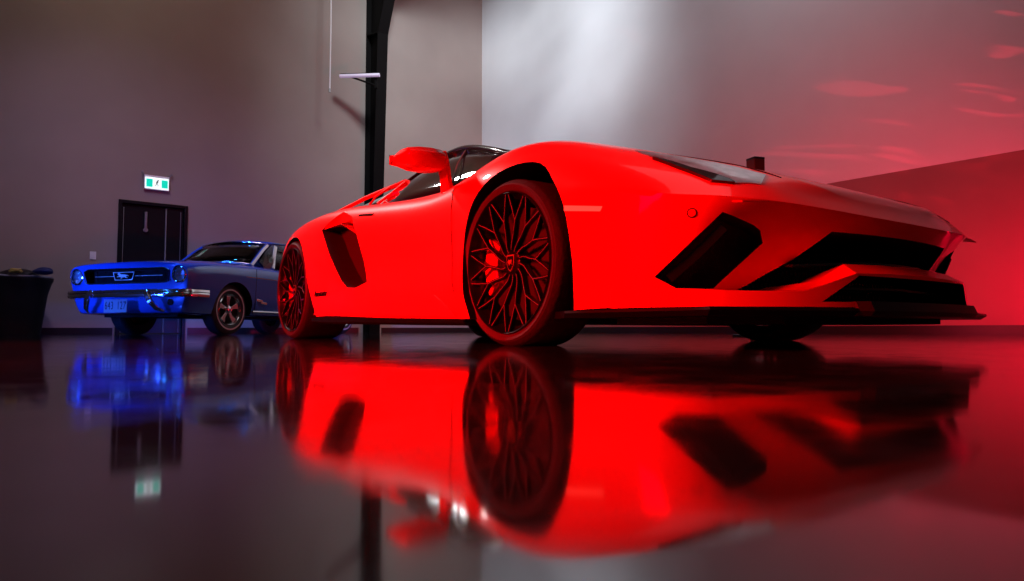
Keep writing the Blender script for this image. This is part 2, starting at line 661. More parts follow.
# door: frame, two leaves, hinges, handle bar
mb = MB()
for a, b, z0, z1 in ((S1, S1 + 0.05, 0, DH + 0.05), (S0 - 0.05, S0, 0, DH + 0.05), (S0, S1, DH, DH + 0.05)):
    mb.prism([wa(a, 0.03, z0), wa(b, 0.03, z0), wa(b, 0.03, z1), wa(a, 0.03, z1)], -DB * 0.18)
fr = mb.build('door_1', M['door_black'], bevel=0.004)
tag(fr, 'black metal door with vertical bar behind the blue car', kind='structure')
mb = MB()
for a, b in ((6.47, S1 - 0.005), (S0 + 0.005, 6.46)):
    mb.prism([wa(a, -0.03, 0.01), wa(b, -0.03, 0.01), wa(b, -0.03, DH - 0.005), wa(a, -0.03, DH - 0.005)], -DB * 0.045)
mb.build('door_leaf', M['door_black'], fr, bevel=0.003)
mb = MB()
mb.tube([wa(6.465, -0.02, 0.02), wa(6.465, -0.02, DH - 0.02)], 0.011, 8)
mb.build('astragal_strip', M['steel_grey'], fr)
mb = MB()
mb.tube([wa(S0 + 0.05, -0.02, 0.02), wa(S0 + 0.05, -0.02, DH - 0.06)], 0.006, 8)
mb.tube([wa(S1 - 0.03, -0.02, 0.02), wa(S1 - 0.03, -0.02, DH - 0.06)], 0.004, 8)
mb.build('weather_strip', M['steel_grey'], fr)
mb = MB()
mb.box((0, 0, 0), (0.035, 0.04, 0.30))
mb.lathe([(-0.02, 0.001), (-0.02, 0.035), (0.02, 0.035), (0.02, 0.001)], 16, c=(0, 0, -0.15), closed=False)
o = mb.build('door_closer_arm', M['steel_grey'], fr, bevel=0.004)
o.location = wa(6.765, 0.0, 1.84)
o.rotation_euler = (0, 0, math.atan2(DA.y, DA.x))

# black tapered steel column with its haunch and roof beam
CS = 2.79
col_root = empty('column', wa(CS), 0)
tag(col_root, kind='structure')


def cw(s, d, z):
    return wa(CS + s, d, z) - wa(CS)


mb = MB()
prof = [(0.02, 0), (0.27, 0), (0.50, 5.9), (0.95, 6.9), (6.0, 8.3), (6.0, 8.95), (0.02, 8.95)]
mb.prism([cw(0.005, d, z) for d, z in prof], -(cw(0.01, 0, 0) - cw(0, 0, 0)))
for (d0, z0), (d1, z1) in zip(prof[1:4], prof[2:5]):
    mb.prism([cw(0.11, d0, z0), cw(0.11, d1, z1), cw(0.11, d1 + 0.02, z1 + 0.0), cw(0.11, d0 + 0.02, z0)],
             cw(-0.11, 0, 0) - cw(0.11, 0, 0))
mb.prism([cw(0.11, 0.0, 0), cw(0.11, 0.02, 0), cw(0.11, 0.02, 8.9), cw(0.11, 0, 8.9)], cw(-0.11, 0, 0) - cw(0.11, 0, 0))
mb.prism([cw(0.11, 0.03, 6.0), cw(0.11, 0.5, 5.9), cw(0.11, 0.5, 5.92), cw(0.11, 0.03, 6.02)], cw(-0.11, 0, 0) - cw(0.11, 0, 0))
mb.build('steel_column', M['steel_black'], col_root)

# tube light on a bracket in front of the column
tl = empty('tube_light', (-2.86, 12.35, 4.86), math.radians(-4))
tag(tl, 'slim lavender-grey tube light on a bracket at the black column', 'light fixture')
mb = MB()
mb.box((0, 0.03, 0.02), (0.78, 0.05, 0.04))
mb.build('housing', M['steel_black'], tl, bevel=0.008)
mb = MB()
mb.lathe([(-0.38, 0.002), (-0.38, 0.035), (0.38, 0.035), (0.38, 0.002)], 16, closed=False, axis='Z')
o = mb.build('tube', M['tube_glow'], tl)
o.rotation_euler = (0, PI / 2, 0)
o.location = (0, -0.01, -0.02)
mb = MB()
mb.tube([(0.30, 0.05, -0.2), (-0.25, 0.02, 0.0)], 0.018, 8)
mb.box((0.30, 0.06, -0.1), (0.05, 0.06, 0.30))
mb.build('bracket', M['steel_black'], tl)

# hanging pull cord
pc = empty('pull_cord', (-3.34, 12.05, 4.42))
tag(pc, 'thin grey cord hanging from the ceiling left of the black column', 'cord')
mb = MB()
mb.tube([(0, 0, 0.06), (0.004, 0, 1.2), (-0.004, 0, 2.6), (0, 0, 4.56)], 0.013, 6)
mb.build('cord', M['white_plastic'], pc)
mb = MB()
mb.lathe([(0, 0.002), (0, 0.02), (0.06, 0.014), (0.09, 0.002)], 12, axis='Z', closed=False)
mb.build('pull_knob', M['steel_grey'], pc)

# exit sign
ex = empty('exit_sign', wa(6.63, 0.06, 2.475), math.atan2(DA.y, DA.x) + 0)
tag(ex, 'lit green and white running man exit sign above the black door', 'exit sign')
mb = MB()
mb.box((0, 0.02, 0), (0.37, 0.05, 0.24))
mb.build('housing', M['white_plastic'], ex, bevel=0.006)
mb = MB()
mb.box((0, -0.012, -0.012), (0.345, 0.012, 0.185))
mb.build('sign_face', M['sign_white'], ex)
for sx in (-1, 1):
    mb = MB()
    mb.box((sx * 0.112, -0.022, -0.014), (0.092, 0.008, 0.13))
    mb.build('green_panel', M['sign_green'], ex)
mb = MB()          # running man pictogram in the middle
mb.lathe([(0, 0.001), (0, 0.011), (0.004, 0.011), (0.004, 0.001)], 12, c=(0.012, -0.024, 0.038), closed=False)
mb.bar([(0.008, -0.024, 0.025), (-0.006, -0.024, -0.015)], (0, -1, 0), 0.02, 0.004)
mb.bar([(-0.006, -0.024, -0.015), (0.016, -0.024, -0.035), (0.01, -0.024, -0.062)], (0, -1, 0), 0.009, 0.004)
mb.bar([(-0.006, -0.024, -0.015), (-0.018, -0.024, -0.045), (-0.036, -0.024, -0.05)], (0, -1, 0), 0.009, 0.004)
mb.bar([(0.006, -0.024, 0.022), (0.028, -0.024, 0.008)], (0, -1, 0), 0.007, 0.004)
mb.bar([(0.002, -0.024, 0.02), (-0.022, -0.024, 0.006)], (0, -1, 0), 0.007, 0.004)
mb.build('pictogram', M['sign_dark'], ex)
for sx in (-1, 1):
    mb = MB()
    mb.tube([(sx * 0.17, 0.03, 0.11), (sx * 0.21, 0.0, 0.15)], 0.008, 8)
    mb.lathe([(-0.02, 0.002), (-0.02, 0.02), (0.02, 0.016), (0.02, 0.002)], 12, c=(sx * 0.215, 0, 0.16), closed=False)
    mb.build('emergency_lamp', M['steel_grey'], ex)

# light switch
sw = empty('light_switch', wa(7.485, 0.012, 1.225), math.atan2(DA.y, DA.x))
tag(sw, 'small white light switch plate on the wall left of the black door', 'light switch')
mb = MB()
mb.box((0, 0, 0), (0.085, 0.012, 0.125))
mb.build('plate', M['white_plastic'], sw, bevel=0.003)
mb = MB()
mb.box((0, -0.008, 0), (0.035, 0.008, 0.065))
mb.build('rocker', M['white_plastic'], sw, bevel=0.002)

# bin with a bag and things on top, at the left edge
bn = empty('waste_bin', (-6.86, 9.15, 0), math.radians(-38.5))
tag(bn, 'black tapered waste bin filled to the rim at the left edge of the photo', 'bin')
mb = MB()
rows = []
for z, r in ((0.0, 0.34), (0.02, 0.345), (0.55, 0.41), (0.70, 0.45), (0.74, 0.47), (0.77, 0.47), (0.78, 0.46), (0.76, 0.43), (0.3, 0.36)):
    ring = []
    for k in range(48):
        t = 2 * PI * k / 48
        q = 1 / (abs(math.cos(t)) ** 4 + abs(math.sin(t)) ** 4) ** 0.25
        ring.append((r * q * math.cos(t), r * q * math.sin(t) * 0.9, z))
    ring.append(ring[0])
    rows.append(ring)
mb.grid(rows)
mb.build('bin_body', M['bin_black'], bn, merge=True, recalc=False)
mb = MB()
ring = []
for k in range(48):
    t = 2 * PI * k / 48
    q = 1 / (abs(math.cos(t)) ** 4 + abs(math.sin(t)) ** 4) ** 0.25
    ring.append((0.455 * q * math.cos(t), 0.455 * q * math.sin(t) * 0.9, 0.785 + 0.006 * math.sin(5 * t)))
mb.tube(ring, 0.016, 8, closed=True)
mb.build('bag_rim', M['bag_grey'], bn)
random.seed(4)


def lump(name, m, parent, c, s, seed, rough=0.22):
    random.seed(seed)
    bm = bmesh.new()
    bmesh.ops.create_icosphere(bm, subdivisions=3, radius=1)
    ph = [Vector((random.uniform(-3, 3), random.uniform(-3, 3), random.uniform(-3, 3))) for _ in range(5)]
    for v in bm.verts:
        d = 1 + rough * sum(math.sin(v.co.dot(p) * 1.7 + k) for k, p in enumerate(ph)) / 3
        v.co = Vector((v.co.x * s[0], v.co.y * s[1], v.co.z * s[2])) * d
    me = bpy.data.meshes.new(name)
    bm.to_mesh(me)
    bm.free()
    me.materials.append(m)
    shade(me, 60)
    o = bpy.data.objects.new(name, me)
    COL.objects.link(o)
    o.parent = parent
    o.location = c
    return o


lump('black_bag', M['bin_black'], bn, (0.02, 0.08, 0.80), (0.40, 0.22, 0.12), 3)
y_ = lump('yellow_cloth', M['yellow_stuff'], None, (-6.50, 8.72, 0.845), (0.085, 0.05, 0.035), 5)
tag(y_, 'crumpled dull yellow cloth lying on top of the black waste bin', 'cloth')
bb = lump('bundled_jacket', mat('navy_cloth', (0.02, 0.025, 0.09), 0.6), None, (-6.28, 8.93, 0.855), (0.12, 0.08, 0.045), 9)
tag(bb, 'dark navy bundled jacket on the right side of the waste bin', 'jacket')

# slim dark red post standing behind the red car's bonnet
pr = empty('floor_post', (2.03, 5.5, 0), math.radians(20))
tag(pr, 'dark red square post rising just behind the red car bonnet', 'post')
mb = MB()
mb.box((0, 0, 0.735), (0.105, 0.105, 1.47))
mb.build('shaft', M['red_metal'], pr, bevel=0.006)
mb = MB()
mb.box((0, 0, 1.475), (0.106, 0.106, 0.02))
mb.build('cap', M['black_trim'], pr, bevel=0.004)
mb = MB()
mb.box((0, 0, 0.01), (0.3, 0.3, 0.02))
mb.build('foot_plate', M['black_trim'], pr, bevel=0.003)


# ------------------------------------------------------------------ the red sports car
# car frame: u forward from the front axle, v towards the flank that faces the camera, w up
def cv(u, v, w):
    return Vector((u, -v, w))


CAR_A = math.radians(35.273)
car = empty('sports_car', (0.7596, 3.2041, 0), math.atan2(-math.cos(CAR_A), math.sin(CAR_A)))
tag(car, 'low wedge-shaped red sports car with black lattice wheels in the foreground', 'car')

T = lambda u, *vw: [(u, v, w) for v, w in vw]
BODY = [
    T(-3.62, (.55, .30), (.62, .40), (.66, .52), (.66, .62), (.64, .69), (.58, .73), (.45, .76), (.25, .78), (0, .79)),
    T(-3.40, (.76, .24), (.82, .38), (.85, .52), (.85, .64), (.82, .72), (.74, .77), (.58, .80), (.3, .83), (0, .84)),
    T(-3.05, (.93, .14), (.955, .30), (.965, .48), (.955, .64), (.925, .75), (.85, .825), (.68, .85), (.35, .88), (0, .90)),
    T(-2.70, (1.0, .13), (1.01, .30), (1.015, .48), (1.01, .66), (.98, .79), (.88, .868), (.70, .88), (.35, .92), (0, .94)),
    T(-2.30, (1.0, .14), (1.01, .28), (1.01, .48), (1.0, .66), (.965, .805), (.87, .882), (.70, .90), (.35, .92), (0, .94)),
    T(-2.00, (1.0, .155), (1.0, .28), (.995, .47), (.985, .64), (.95, .79), (.86, .868), (.70, .89), (.35, .90), (0, .90)),
    T(-1.65, (1.0, .145), (1.0, .26), (.975, .44), (.965, .62), (.93, .76), (.85, .828), (.72, .84), (.35, .84), (0, .84)),
    T(-1.30, (1.0, .135), (.995, .25), (.955, .41), (.95, .60), (.92, .73), (.85, .793), (.74, .80), (.35, .80), (0, .80)),
    T(-1.00, (1.0, .125), (.99, .24), (.95, .40), (.945, .58), (.915, .70), (.85, .766), (.74, .77), (.35, .78), (0, .78)),
    T(-.66, (1.0, .12), (.985, .24), (.95, .40), (.945, .57), (.92, .69), (.845, .752), (.72, .76), (.35, .77), (0, .77)),
    T(-.36, (1.0, .11), (.99, .24), (.965, .40), (.965, .57), (.935, .72), (.82, .845), (.68, .80), (.35, .79), (0, .79)),
    T(-.10, (1.0, .11), (1.0, .24), (1.0, .42), (.995, .60), (.95, .765), (.81, .885), (.66, .83), (.35, .785), (0, .785)),
    T(.15, (1.0, .12), (1.0, .25), (1.0, .42), (.995, .60), (.945, .735), (.80, .848), (.64, .81), (.35, .76), (0, .76)),
    T(.40, (.99, .13), (.985, .25), (.985, .42), (.98, .575), (.93, .675), (.79, .757), (.62, .745), (.33, .71), (0, .712)),
    T(.60, (.97, .135), (.965, .25), (.965, .40), (.96, .525), (.90, .615), (.77, .683), (.61, .685), (.32, .672), (0, .677)),
    T(.78, (.925, .135), (.925, .25), (.925, .37), (.925, .48), (.86, .555), (.74, .607), (.60, .628), (.31, .632), (0, .637)),
    [(.85, .83, .14), (.865, .85, .22), (.885, .862, .36), (.92, .862, .463), (.89, .80, .518), (.87, .71, .555), (.86, .55, .587), (.86, .28, .588), (.86, 0, .592)],
    [(.80, .70, .14), (.82, .72, .22), (.905, .695, .37), (1.005, .705, .452), (.97, .68, .50), (.945, .64, .530), (.94, .48, .560), (.93, .26, .564), (.93, 0, .568)],
    [(.84, .48, .14), (.87, .5, .22), (1.01, .5, .37), (1.055, .5, .440), (1.01, .5, .482), (1.00, .47, .498), (.995, .395, .528), (.985, .22, .537), (.98, 0, .544)],
    [(.86, .3, .14), (.90, .3, .22), (1.065, .3, .365), (1.085, .3, .430), (1.045, .3, .467), (1.025, .3, .490), (1.015, .29, .502), (1.01, .2, .512), (1.01, 0, .516)],
    [(.86, 0, .14), (.90, 0, .22), (1.085, 0, .36), (1.105, 0, .425), (1.08, 0, .448), (1.06, 0, .468), (1.05, 0, .480), (1.04, 0, .490), (1.03, 0, .500)],
]
NC = len(BODY)
CREASE = [(0, range(NC - 1), 1.0),
          (3, range(15, NC - 1), 1.0), (3, range(13, 15), 0.6), (3, range(11, 13), 0.3),
          (6, range(15, NC - 2), 1.0), ('col', NC - 2, range(3, 6), 1.0),
          (5, range(5, 9), 0.35), (1, range(5, 11), 0.35)]


def plist(poly, v):
    return [cv(u, v, w) for u, w in poly]


def smooth_poly(poly, n=4):
    return [(p[0], p[1]) for p in catmull([(a, b, 0) for a, b in poly], n)]


def cut_mesh(poly3, d, m):
    mb_ = MB()
    mb_.prism(poly3, d)
    return mb_.mesh('cut', [m], merge=False)


front_arch = smooth_poly([(-.17, -.05), (-.206, .105), (-.272, .22), (-.298, .37), (-.285, .50), (-.23, .615), (-.115, .69), (.05, .718), (.205, .692),
                          (.32, .60), (.385, .50), (.425, .337), (.44, .165), (.445, -.05)], 3)
rear_arch = smooth_poly([(-3.08, -.05), (-3.09, .25), (-3.06, .45), (-2.97, .60), (-2.83, .70), (-2.65, .732), (-2.47, .68), (-2.34, .54), (-2.265, .38),
                         (-2.17, .235), (-2.07, .10), (-2.03, -.05)], 3)
cutters = []
for s in (1, -1):
    for arch in (front_arch, rear_arch):
        cutters.append(cut_mesh([cv(u, s * .60, w) for u, w in arch], cv(0, s * .7, 0), M['black_matt']))

for s in (1, -1):
    # corner air intake, six-sided, runs inwards and backwards
    hexa = [(.756, .922, .226), (.921, .802, .416), (.931, .764, .406), (.943, .682, .384), (.940, .645, .369), (.925, .613, .335),
            (.871, .661, .268), (.833, .738, .194), (.824, .864, .175)]
    cutters.append(cut_mesh([cv(u + .10, s * (v + .10), w) for u, v, w in hexa], cv(-.32, -s * .30, 0), M['black_matt']))
    # side air intake behind the door
    side = [(-2.102, .719), (-1.875, .737), (-1.547, .622), (-1.42, .46), (-1.337, .331), (-1.485, .305), (-1.60, .312), (-1.70, .36),
            (-1.80, .435), (-1.92, .54), (-2.015, .642)]
    cutters.append(cut_mesh([cv(u + .02, s * 1.1, w) for u, w in side], cv(-.04, -s * .26, 0), M['intake_dark']))
    # shallow triangular scallop leading into the side intake
    tri = [(-2.10, .715), (-1.906, .824), (-1.70, .755), (-1.545, .62), (-1.875, .735)]
    back = [.962, .90, .885, .93, .84]
    m_ = MB()
    vs = [cv(u, s * 1.1, w) for u, w in tri] + [cv(u, s * b, w) for (u, w), b in zip(tri, back)]
    m_.add(vs, [(0, 1, 2, 3, 4), (5, 9, 8, 7, 6)] + [(i, (i + 1) % 5, (i + 1) % 5 + 5, i + 5) for i in range(5)])
    cutters.append(m_.mesh('cut', [M['red_paint']]))
# wide central opening under the leading edge
half = [(.405, .376), (.478, .288), (.60, .205), (.665, .179), (.62, .155), (.3, .15)]
cen = half + [(-v, w) for v, w in half[::-1]]
cutters.append(cut_mesh([cv(1.4, v, w) for v, w in cen], cv(-.72, 0, 0), M['black_matt']))


body_me = loft(BODY, True, CREASE, 'body', 3)
body_me.materials.append(M['red_paint'])
raw_bm = bmesh.new()
raw_bm.from_mesh(body_me)
RAW = BVHTree.FromBMesh(raw_bm)
raw_bm.free()
body_me = boolean(body_me, cutters, [M['black_matt']])
body_me.name = 'body_shell'
shade(body_me, 28)
body = bpy.data.objects.new('body_shell', body_me)
COL.objects.link(body)
body.parent = car
tag(body, 'red painted bodywork')


def on_body(u, v, w, d, off=0.0):
    """first hit of the body surface from car point (u,v,w) along car direction d"""
    h = RAW.ray_cast(cv(u, v, w), cv(*d).normalized())
    if h[0] is None:
        return cv(u, v, w)
    return h[0] + h[1] * off


def snap(p, off=0.0):
    h = RAW.find_nearest(p)
    return h[0] + h[1] * off


def refine(pts, step=0.03, closed=False):
    out = []
    n = len(pts)
    for i in range(n if closed else n - 1):
        a, b = Vector(pts[i]), Vector(pts[(i + 1) % n])
        k = max(1, int((b - a).length / step))
        out += [a.lerp(b, j / k) for j in range(k)]
    if not closed:
        out.append(Vector(pts[-1]))
    return out


def seam(name, pts, m, parent, r=0.003, off=0.0005, step=0.03):
    mb_ = MB()
    mb_.tube([snap(p, off) for p in refine([cv(*q) for q in pts], step)], r, 6)
    return mb_.build(name, m, parent)


def patch(name, pts, m, parent, off=0.004, thick=0.012, step=0.05, s=1, sharp=35):
    """a thin panel that follows the bodywork inside the outline pts"""
    from mathutils.geometry import delaunay_2d_cdt
    pts = [cv(u, s * v, w) for u, v, w in pts]
    out = refine(pts, step, True)
    c = sum(out, Vector()) / len(out)
    nrm = Vector()
    for i in range(len(out)):
        nrm += (out[i] - c).cross(out[(i + 1) % len(out)] - c)
    nrm.normalize()
    x = (out[0] - c).normalized()
    x = (x - nrm * x.dot(nrm)).normalized()
    y = nrm.cross(x)
    P = [Vector(((q - c).dot(x), (q - c).dot(y))) for q in out]
    D = [(q - c).dot(nrm) for q in out]
    n = len(P)
    inner = []
    x0, x1 = min(q.x for q in P), max(q.x for q in P)
    y0, y1 = min(q.y for q in P), max(q.y for q in P)
    gx = x0 + step / 2
    while gx < x1:
        gy = y0 + step / 2
        while gy < y1:
            ins = False
            for i in range(n):
                a, b = P[i], P[(i + 1) % n]
                if (a.y > gy) != (b.y > gy) and gx < (b.x - a.x) * (gy - a.y) / (b.y - a.y) + a.x:
                    ins = not ins
            if ins and min((q - Vector((gx, gy))).length for q in P) > step * 0.4:
                inner.append(Vector((gx, gy)))
            gy += step
        gx += step
    r = delaunay_2d_cdt(P + inner, [(i, (i + 1) % n) for i in range(n)], [], 1, 1e-6)
    top = []
    for q in r[0]:
        wgt = [1 / ((q - p).length + 1e-4) ** 2 for p in P]
        d = sum(a * b for a, b in zip(wgt, D)) / sum(wgt)
        h = RAW.find_nearest(c + x * q.x + y * q.y + nrm * d)
        top.append((h[0], h[1]))
    k = len(top)
    vs = [p + nn * off for p, nn in top] + [p - nn * (thick - off) for p, nn in top]
    fs = [list(f) for f in r[2]] + [[i + k for i in f][::-1] for f in r[2]]
    cnt = {}
    for f in r[2]:
        for i in range(len(f)):
            a, b = f[i], f[(i + 1) % len(f)]
            cnt[(a, b)] = 1
    for (a, b) in list(cnt):
        if (b, a) not in cnt:
            fs.append([a, a + k, b + k, b])
    mb_ = MB()
    mb_.add(vs, fs)
    return mb_.build(name, m, parent, sharp)


# lower front blade, red, with its own central opening
BL = [(.60, .966, .19, 0), (.70, .950, .19, 0), (.79, .922, .189, 0), (.87, .872, .186, 0), (.93, .800, .181, 0), (.985, .70, .179, 0), (1.01, .65, .179, 0),
      (1.04, .58, .181, 0), (1.065, .50, .203, .008), (1.10, .39, .238, .03), (1.115, .2, .243, .03), (1.12, 0, .245, .03)]
BL = BL + [(u, -v, w, c) for u, v, w, c in BL[-2::-1]]
mb = MB()
rows = []
for u, v, w, c in BL:
    k = 0.93
    bk = .30 if u > .9 else (.22 if u > .75 else (.12 if u > .65 else .06))
    rows.append([cv(u, v, .132), cv(u, v, w), cv(u - .05, v * .96, w + .004 + c), cv(u - bk, v * k, min(w + .004, .2)), cv(u - bk, v * k, .132), cv(u, v, .132)])
mb.grid(rows)
mb.f.append([0, 1, 2, 3, 4])
mb.m.append(0)
kk = (len(BL) - 1) * 6
mb.f.append([kk + i for i in (4, 3, 2, 1, 0)])
mb.m.append(0)
bl_me = mb.mesh('front_blade', [M['red_paint']], merge=True)
low = [(.378, .232), (.52, .148), (-.52, .148), (-.378, .232)]
bl_me = boolean(bl_me, [cut_mesh([cv(1.3, v, w) for v, w in low], cv(-.9, 0, 0), M['black_matt'])], [M['black_matt']])
shade(bl_me, 25)
o = bpy.data.objects.new('front_blade', bl_me)
COL.objects.link(o)
o.parent = car
tag(o, 'red lower bumper blade')

# splitter: flat black lip with pointed ends
SP = [(.40, .992), (.60, .975), (.75, .950), (.86, .930), (.975, .945), (.985, .925), (1.01, .80), (1.05, .66), (1.10, .48), (1.135, .25), (1.145, 0)]
SP = SP + [(u, -v) for u, v in SP[-2::-1]]
mb = MB()
rows = []
for u, v in SP:
    rows.append([cv(u, v, .120), cv(u - .004, v * .996, .129), cv(u - .3, v * .85, .129), cv(u - .3, v * .85, .104), cv(u - .02, v * .985, .104), cv(u, v, .120)])
mb.grid(rows)
mb.f += [[0, 1, 2, 3, 4], [(len(SP) - 1) * 6 + i for i in (4, 3, 2, 1, 0)]]
mb.m += [0, 0]
mb.build('splitter', M['carbon'], car, 30, merge=True)
mb = MB()
rows = []
for u, v in [(1.10, .40), (1.135, .38), (1.15, .25), (1.158, 0), (1.15, -.25), (1.135, -.38), (1.10, -.40)]:
    rows.append([cv(u, v, .105), cv(u + .012, v, .12), cv(u, v, .150), cv(u - .12, v, .156), cv(u - .12, v, .105), cv(u, v, .105)])
mb.grid(rows)
mb.f += [[0, 1, 2, 3, 4], [36 + i for i in (4, 3, 2, 1, 0)]]
mb.m += [0, 0]
mb.build('splitter_centre', M['carbon'], car, 30, merge=True)
for s in (1, -1):
    mb = MB()       # black outward winglet at the top of each corner intake
    mb.prism([cv(1.0, s * .70, .448), cv(.995, s * .815, .438), cv(.95, s * .80, .446)], cv(0, 0, -.004))
    mb.build('winglet', M['red_paint'], car)
    # outer vane in the corner intake
    mb = MB()
    mb.bar([cv(.775, s * .885, .222), cv(.85, s * .835, .300), cv(.905, s * .785, .375)], cv(.75, s * .65, 0), .03, .008)
    mb.build('intake_vane', M['black_gloss'], car)
    mb = MB()
    hb = [(.756, .922, .226), (.921, .802, .416), (.931, .764, .406), (.943, .682, .384), (.940, .645, .369), (.925, .613, .335),
            (.871, .661, .268), (.833, .738, .194), (.824, .864, .175)]
    mb.prism([cv(u - .10, s * (v - .09), w) for u, v, w in hb], cv(-.01, -s * .01, 0))
    mb.build('intake_grille', M['mesh_black'], car)
# central grille mesh and its cross vanes
mb = MB()
for row in range(7):
    for k in range(-22, 23):
        y = k * .026 + (row % 2) * .013
        z = .19 + row * .026
        if abs(y) > .60 - (z - .19) * 1.1:
            continue
        ring = [Vector((.78, y + .012 * math.cos(a * PI / 3 + PI / 6), z + .015 * math.sin(a * PI / 3 + PI / 6))) for a in range(6)]
        mb.tube(ring, .0025, 4, closed=True)
mb.build('honeycomb_grille', M['black_trim'], car)
mb = MB()
mb.bar([cv(.93, -.50, .272), cv(1.0, -.2, .290), cv(1.01, 0, .292), cv(1.0, .2, .290), cv(.93, .50, .272)], (0, 0, 1), .05, .008)
mb.build('grille_vane', M['black_gloss'], car)
mb = MB()
mb.bar([cv(.98, -.45, .20), cv(1.02, 0, .205), cv(.98, .45, .20)], (0, 0, 1), .05, .008)
mb.build('grille_vane', M['black_trim'], car)

# side skirts
for s in (1, -1):
    mb = MB()
    rows = []
    for u, z0, z1 in ((-2.20, .108, .150), (-1.9, .100, .152), (-1.3, .094, .138), (-.7, .086, .126), (-.26, .082, .118)):
        rows.append([cv(u, s * 1.0, z0 + .012), cv(u, s * 1.004, z1 - .008), cv(u, s * .98, z1), cv(u, s * .80, z1), cv(u, s * .80, z0), cv(u, s * .985, z0), cv(u, s * 1.0, z0 + .012)])
    mb.grid(rows)
    mb.f += [list(range(6)), [28 + i for i in range(6)][::-1]]
    mb.m += [0, 0]
    mb.build('side_skirt', M['black_gloss'], car, 30, merge=True)
    patch('sill_panel', [(-2.13, .996, .165), (-1.95, .997, .25), (-1.547, .993, .284), (-1.252, .985, .287), (-.90, .985, .262), (-.529, .989, .223), (-.45, .99, .19),
                         (-.33, 1.0, .135), (-.32, 1.0, .122), (-.9, 1.0, .137), (-1.6, 1.0, .155)], M['red_paint'], car, .009, .02, .06, s)
# flat underfloor
mb = MB()
mb.prism([cv(u, v, .10) for u, v in ((.42, .55), (.42, -.55), (-2.2, -.55), (-2.2, .55))], (0, 0, .03))
mb.prism([cv(u, v, .082) for u, v in ((.46, .80), (.80, .74), (.95, .55), (.95, -.55), (.80, -.74), (.46, -.80))], (0, 0, .03))
mb.prism([cv(u, v, .12) for u, v in ((-.35, .9), (-.35, -.9), (-2.0, -.9), (-2.0, .9))], (0, 0, .03))
mb.prism([cv(u, v, .13) for u, v in ((-2.2, .6), (-2.2, -.6), (-3.5, -.6), (-3.5, .6))], (0, 0, .03))
mb.build('underfloor', M['black_matt'], car)

# seams, headlights, sensors, handle
for s in (1, -1):
    S_ = lambda L_: [(u, s * v, w) for u, v, w in L_]
    seam('door_seam', S_([(-.50, .905, .72), (-.462, .94, .66), (-.42, .965, .467), (-.383, .985, .284), (-.355, .992, .229)]), M['black_matt'], car, .0028)
    seam('bonnet_seam', S_([(.93, .52, .55), (.70, .60, .66), (.35, .66, .78), (.05, .68, .82)]), M['black_matt'], car, .0025)
    patch('headlight', [(.545, .79, .690), (.60, .808, .668), (.74, .808, .60), (.876, .798, .522), (.922, .747, .511), (.955, .664, .512), (.913, .57, .570), (.84, .62, .612),
                        (.74, .70, .645), (.61, .765, .69)], M['lamp_glass'], car, .004, .012, .04, s)
    patch('headlight_bezel', [(.655, .82, .638), (.767, .824, .582), (.882, .808, .516), (.926, .755, .508), (.905, .755, .522), (.80, .80, .575), (.69, .812, .627)],
          M['black_gloss'], car, .011, .018, .04, s)
    # round washer cover on the bumper corner
    c0 = RAW.find_nearest(cv(.863, s * .878, .414))
    mb = MB()
    mb.lathe([(0, .001), (0.002, .001), (.002, .011), (0, .012)], 24, axis='Z', closed=False)
    mb.lathe([(0.0, .0125), (0.0015, .0125), (.0015, .015), (0, .015)], 24, 1, axis='Z', closed=False)
    o = mb.build('bumper_plug', [M['red_paint'], M['black_matt']], car)
    o.matrix_local = Matrix.Translation(c0[0]) @ c0[1].to_track_quat('Z', 'Y').to_matrix().to_4x4()
    # orange side marker strip behind the front arch, glow painted in as a highlight streak
    patch('marker_streak', [(.392, .98, .497), (.392, .98, .478), (.555, .966, .455), (.565, .966, .470)], M['marker_glow'], car, .0035, .008, .03, s)
    seam('door_handle', S_([(-1.60, .917, .747), (-1.50, .917, .738), (-1.40, .918, .727)]), M['black_matt'], car, .009, -.003)


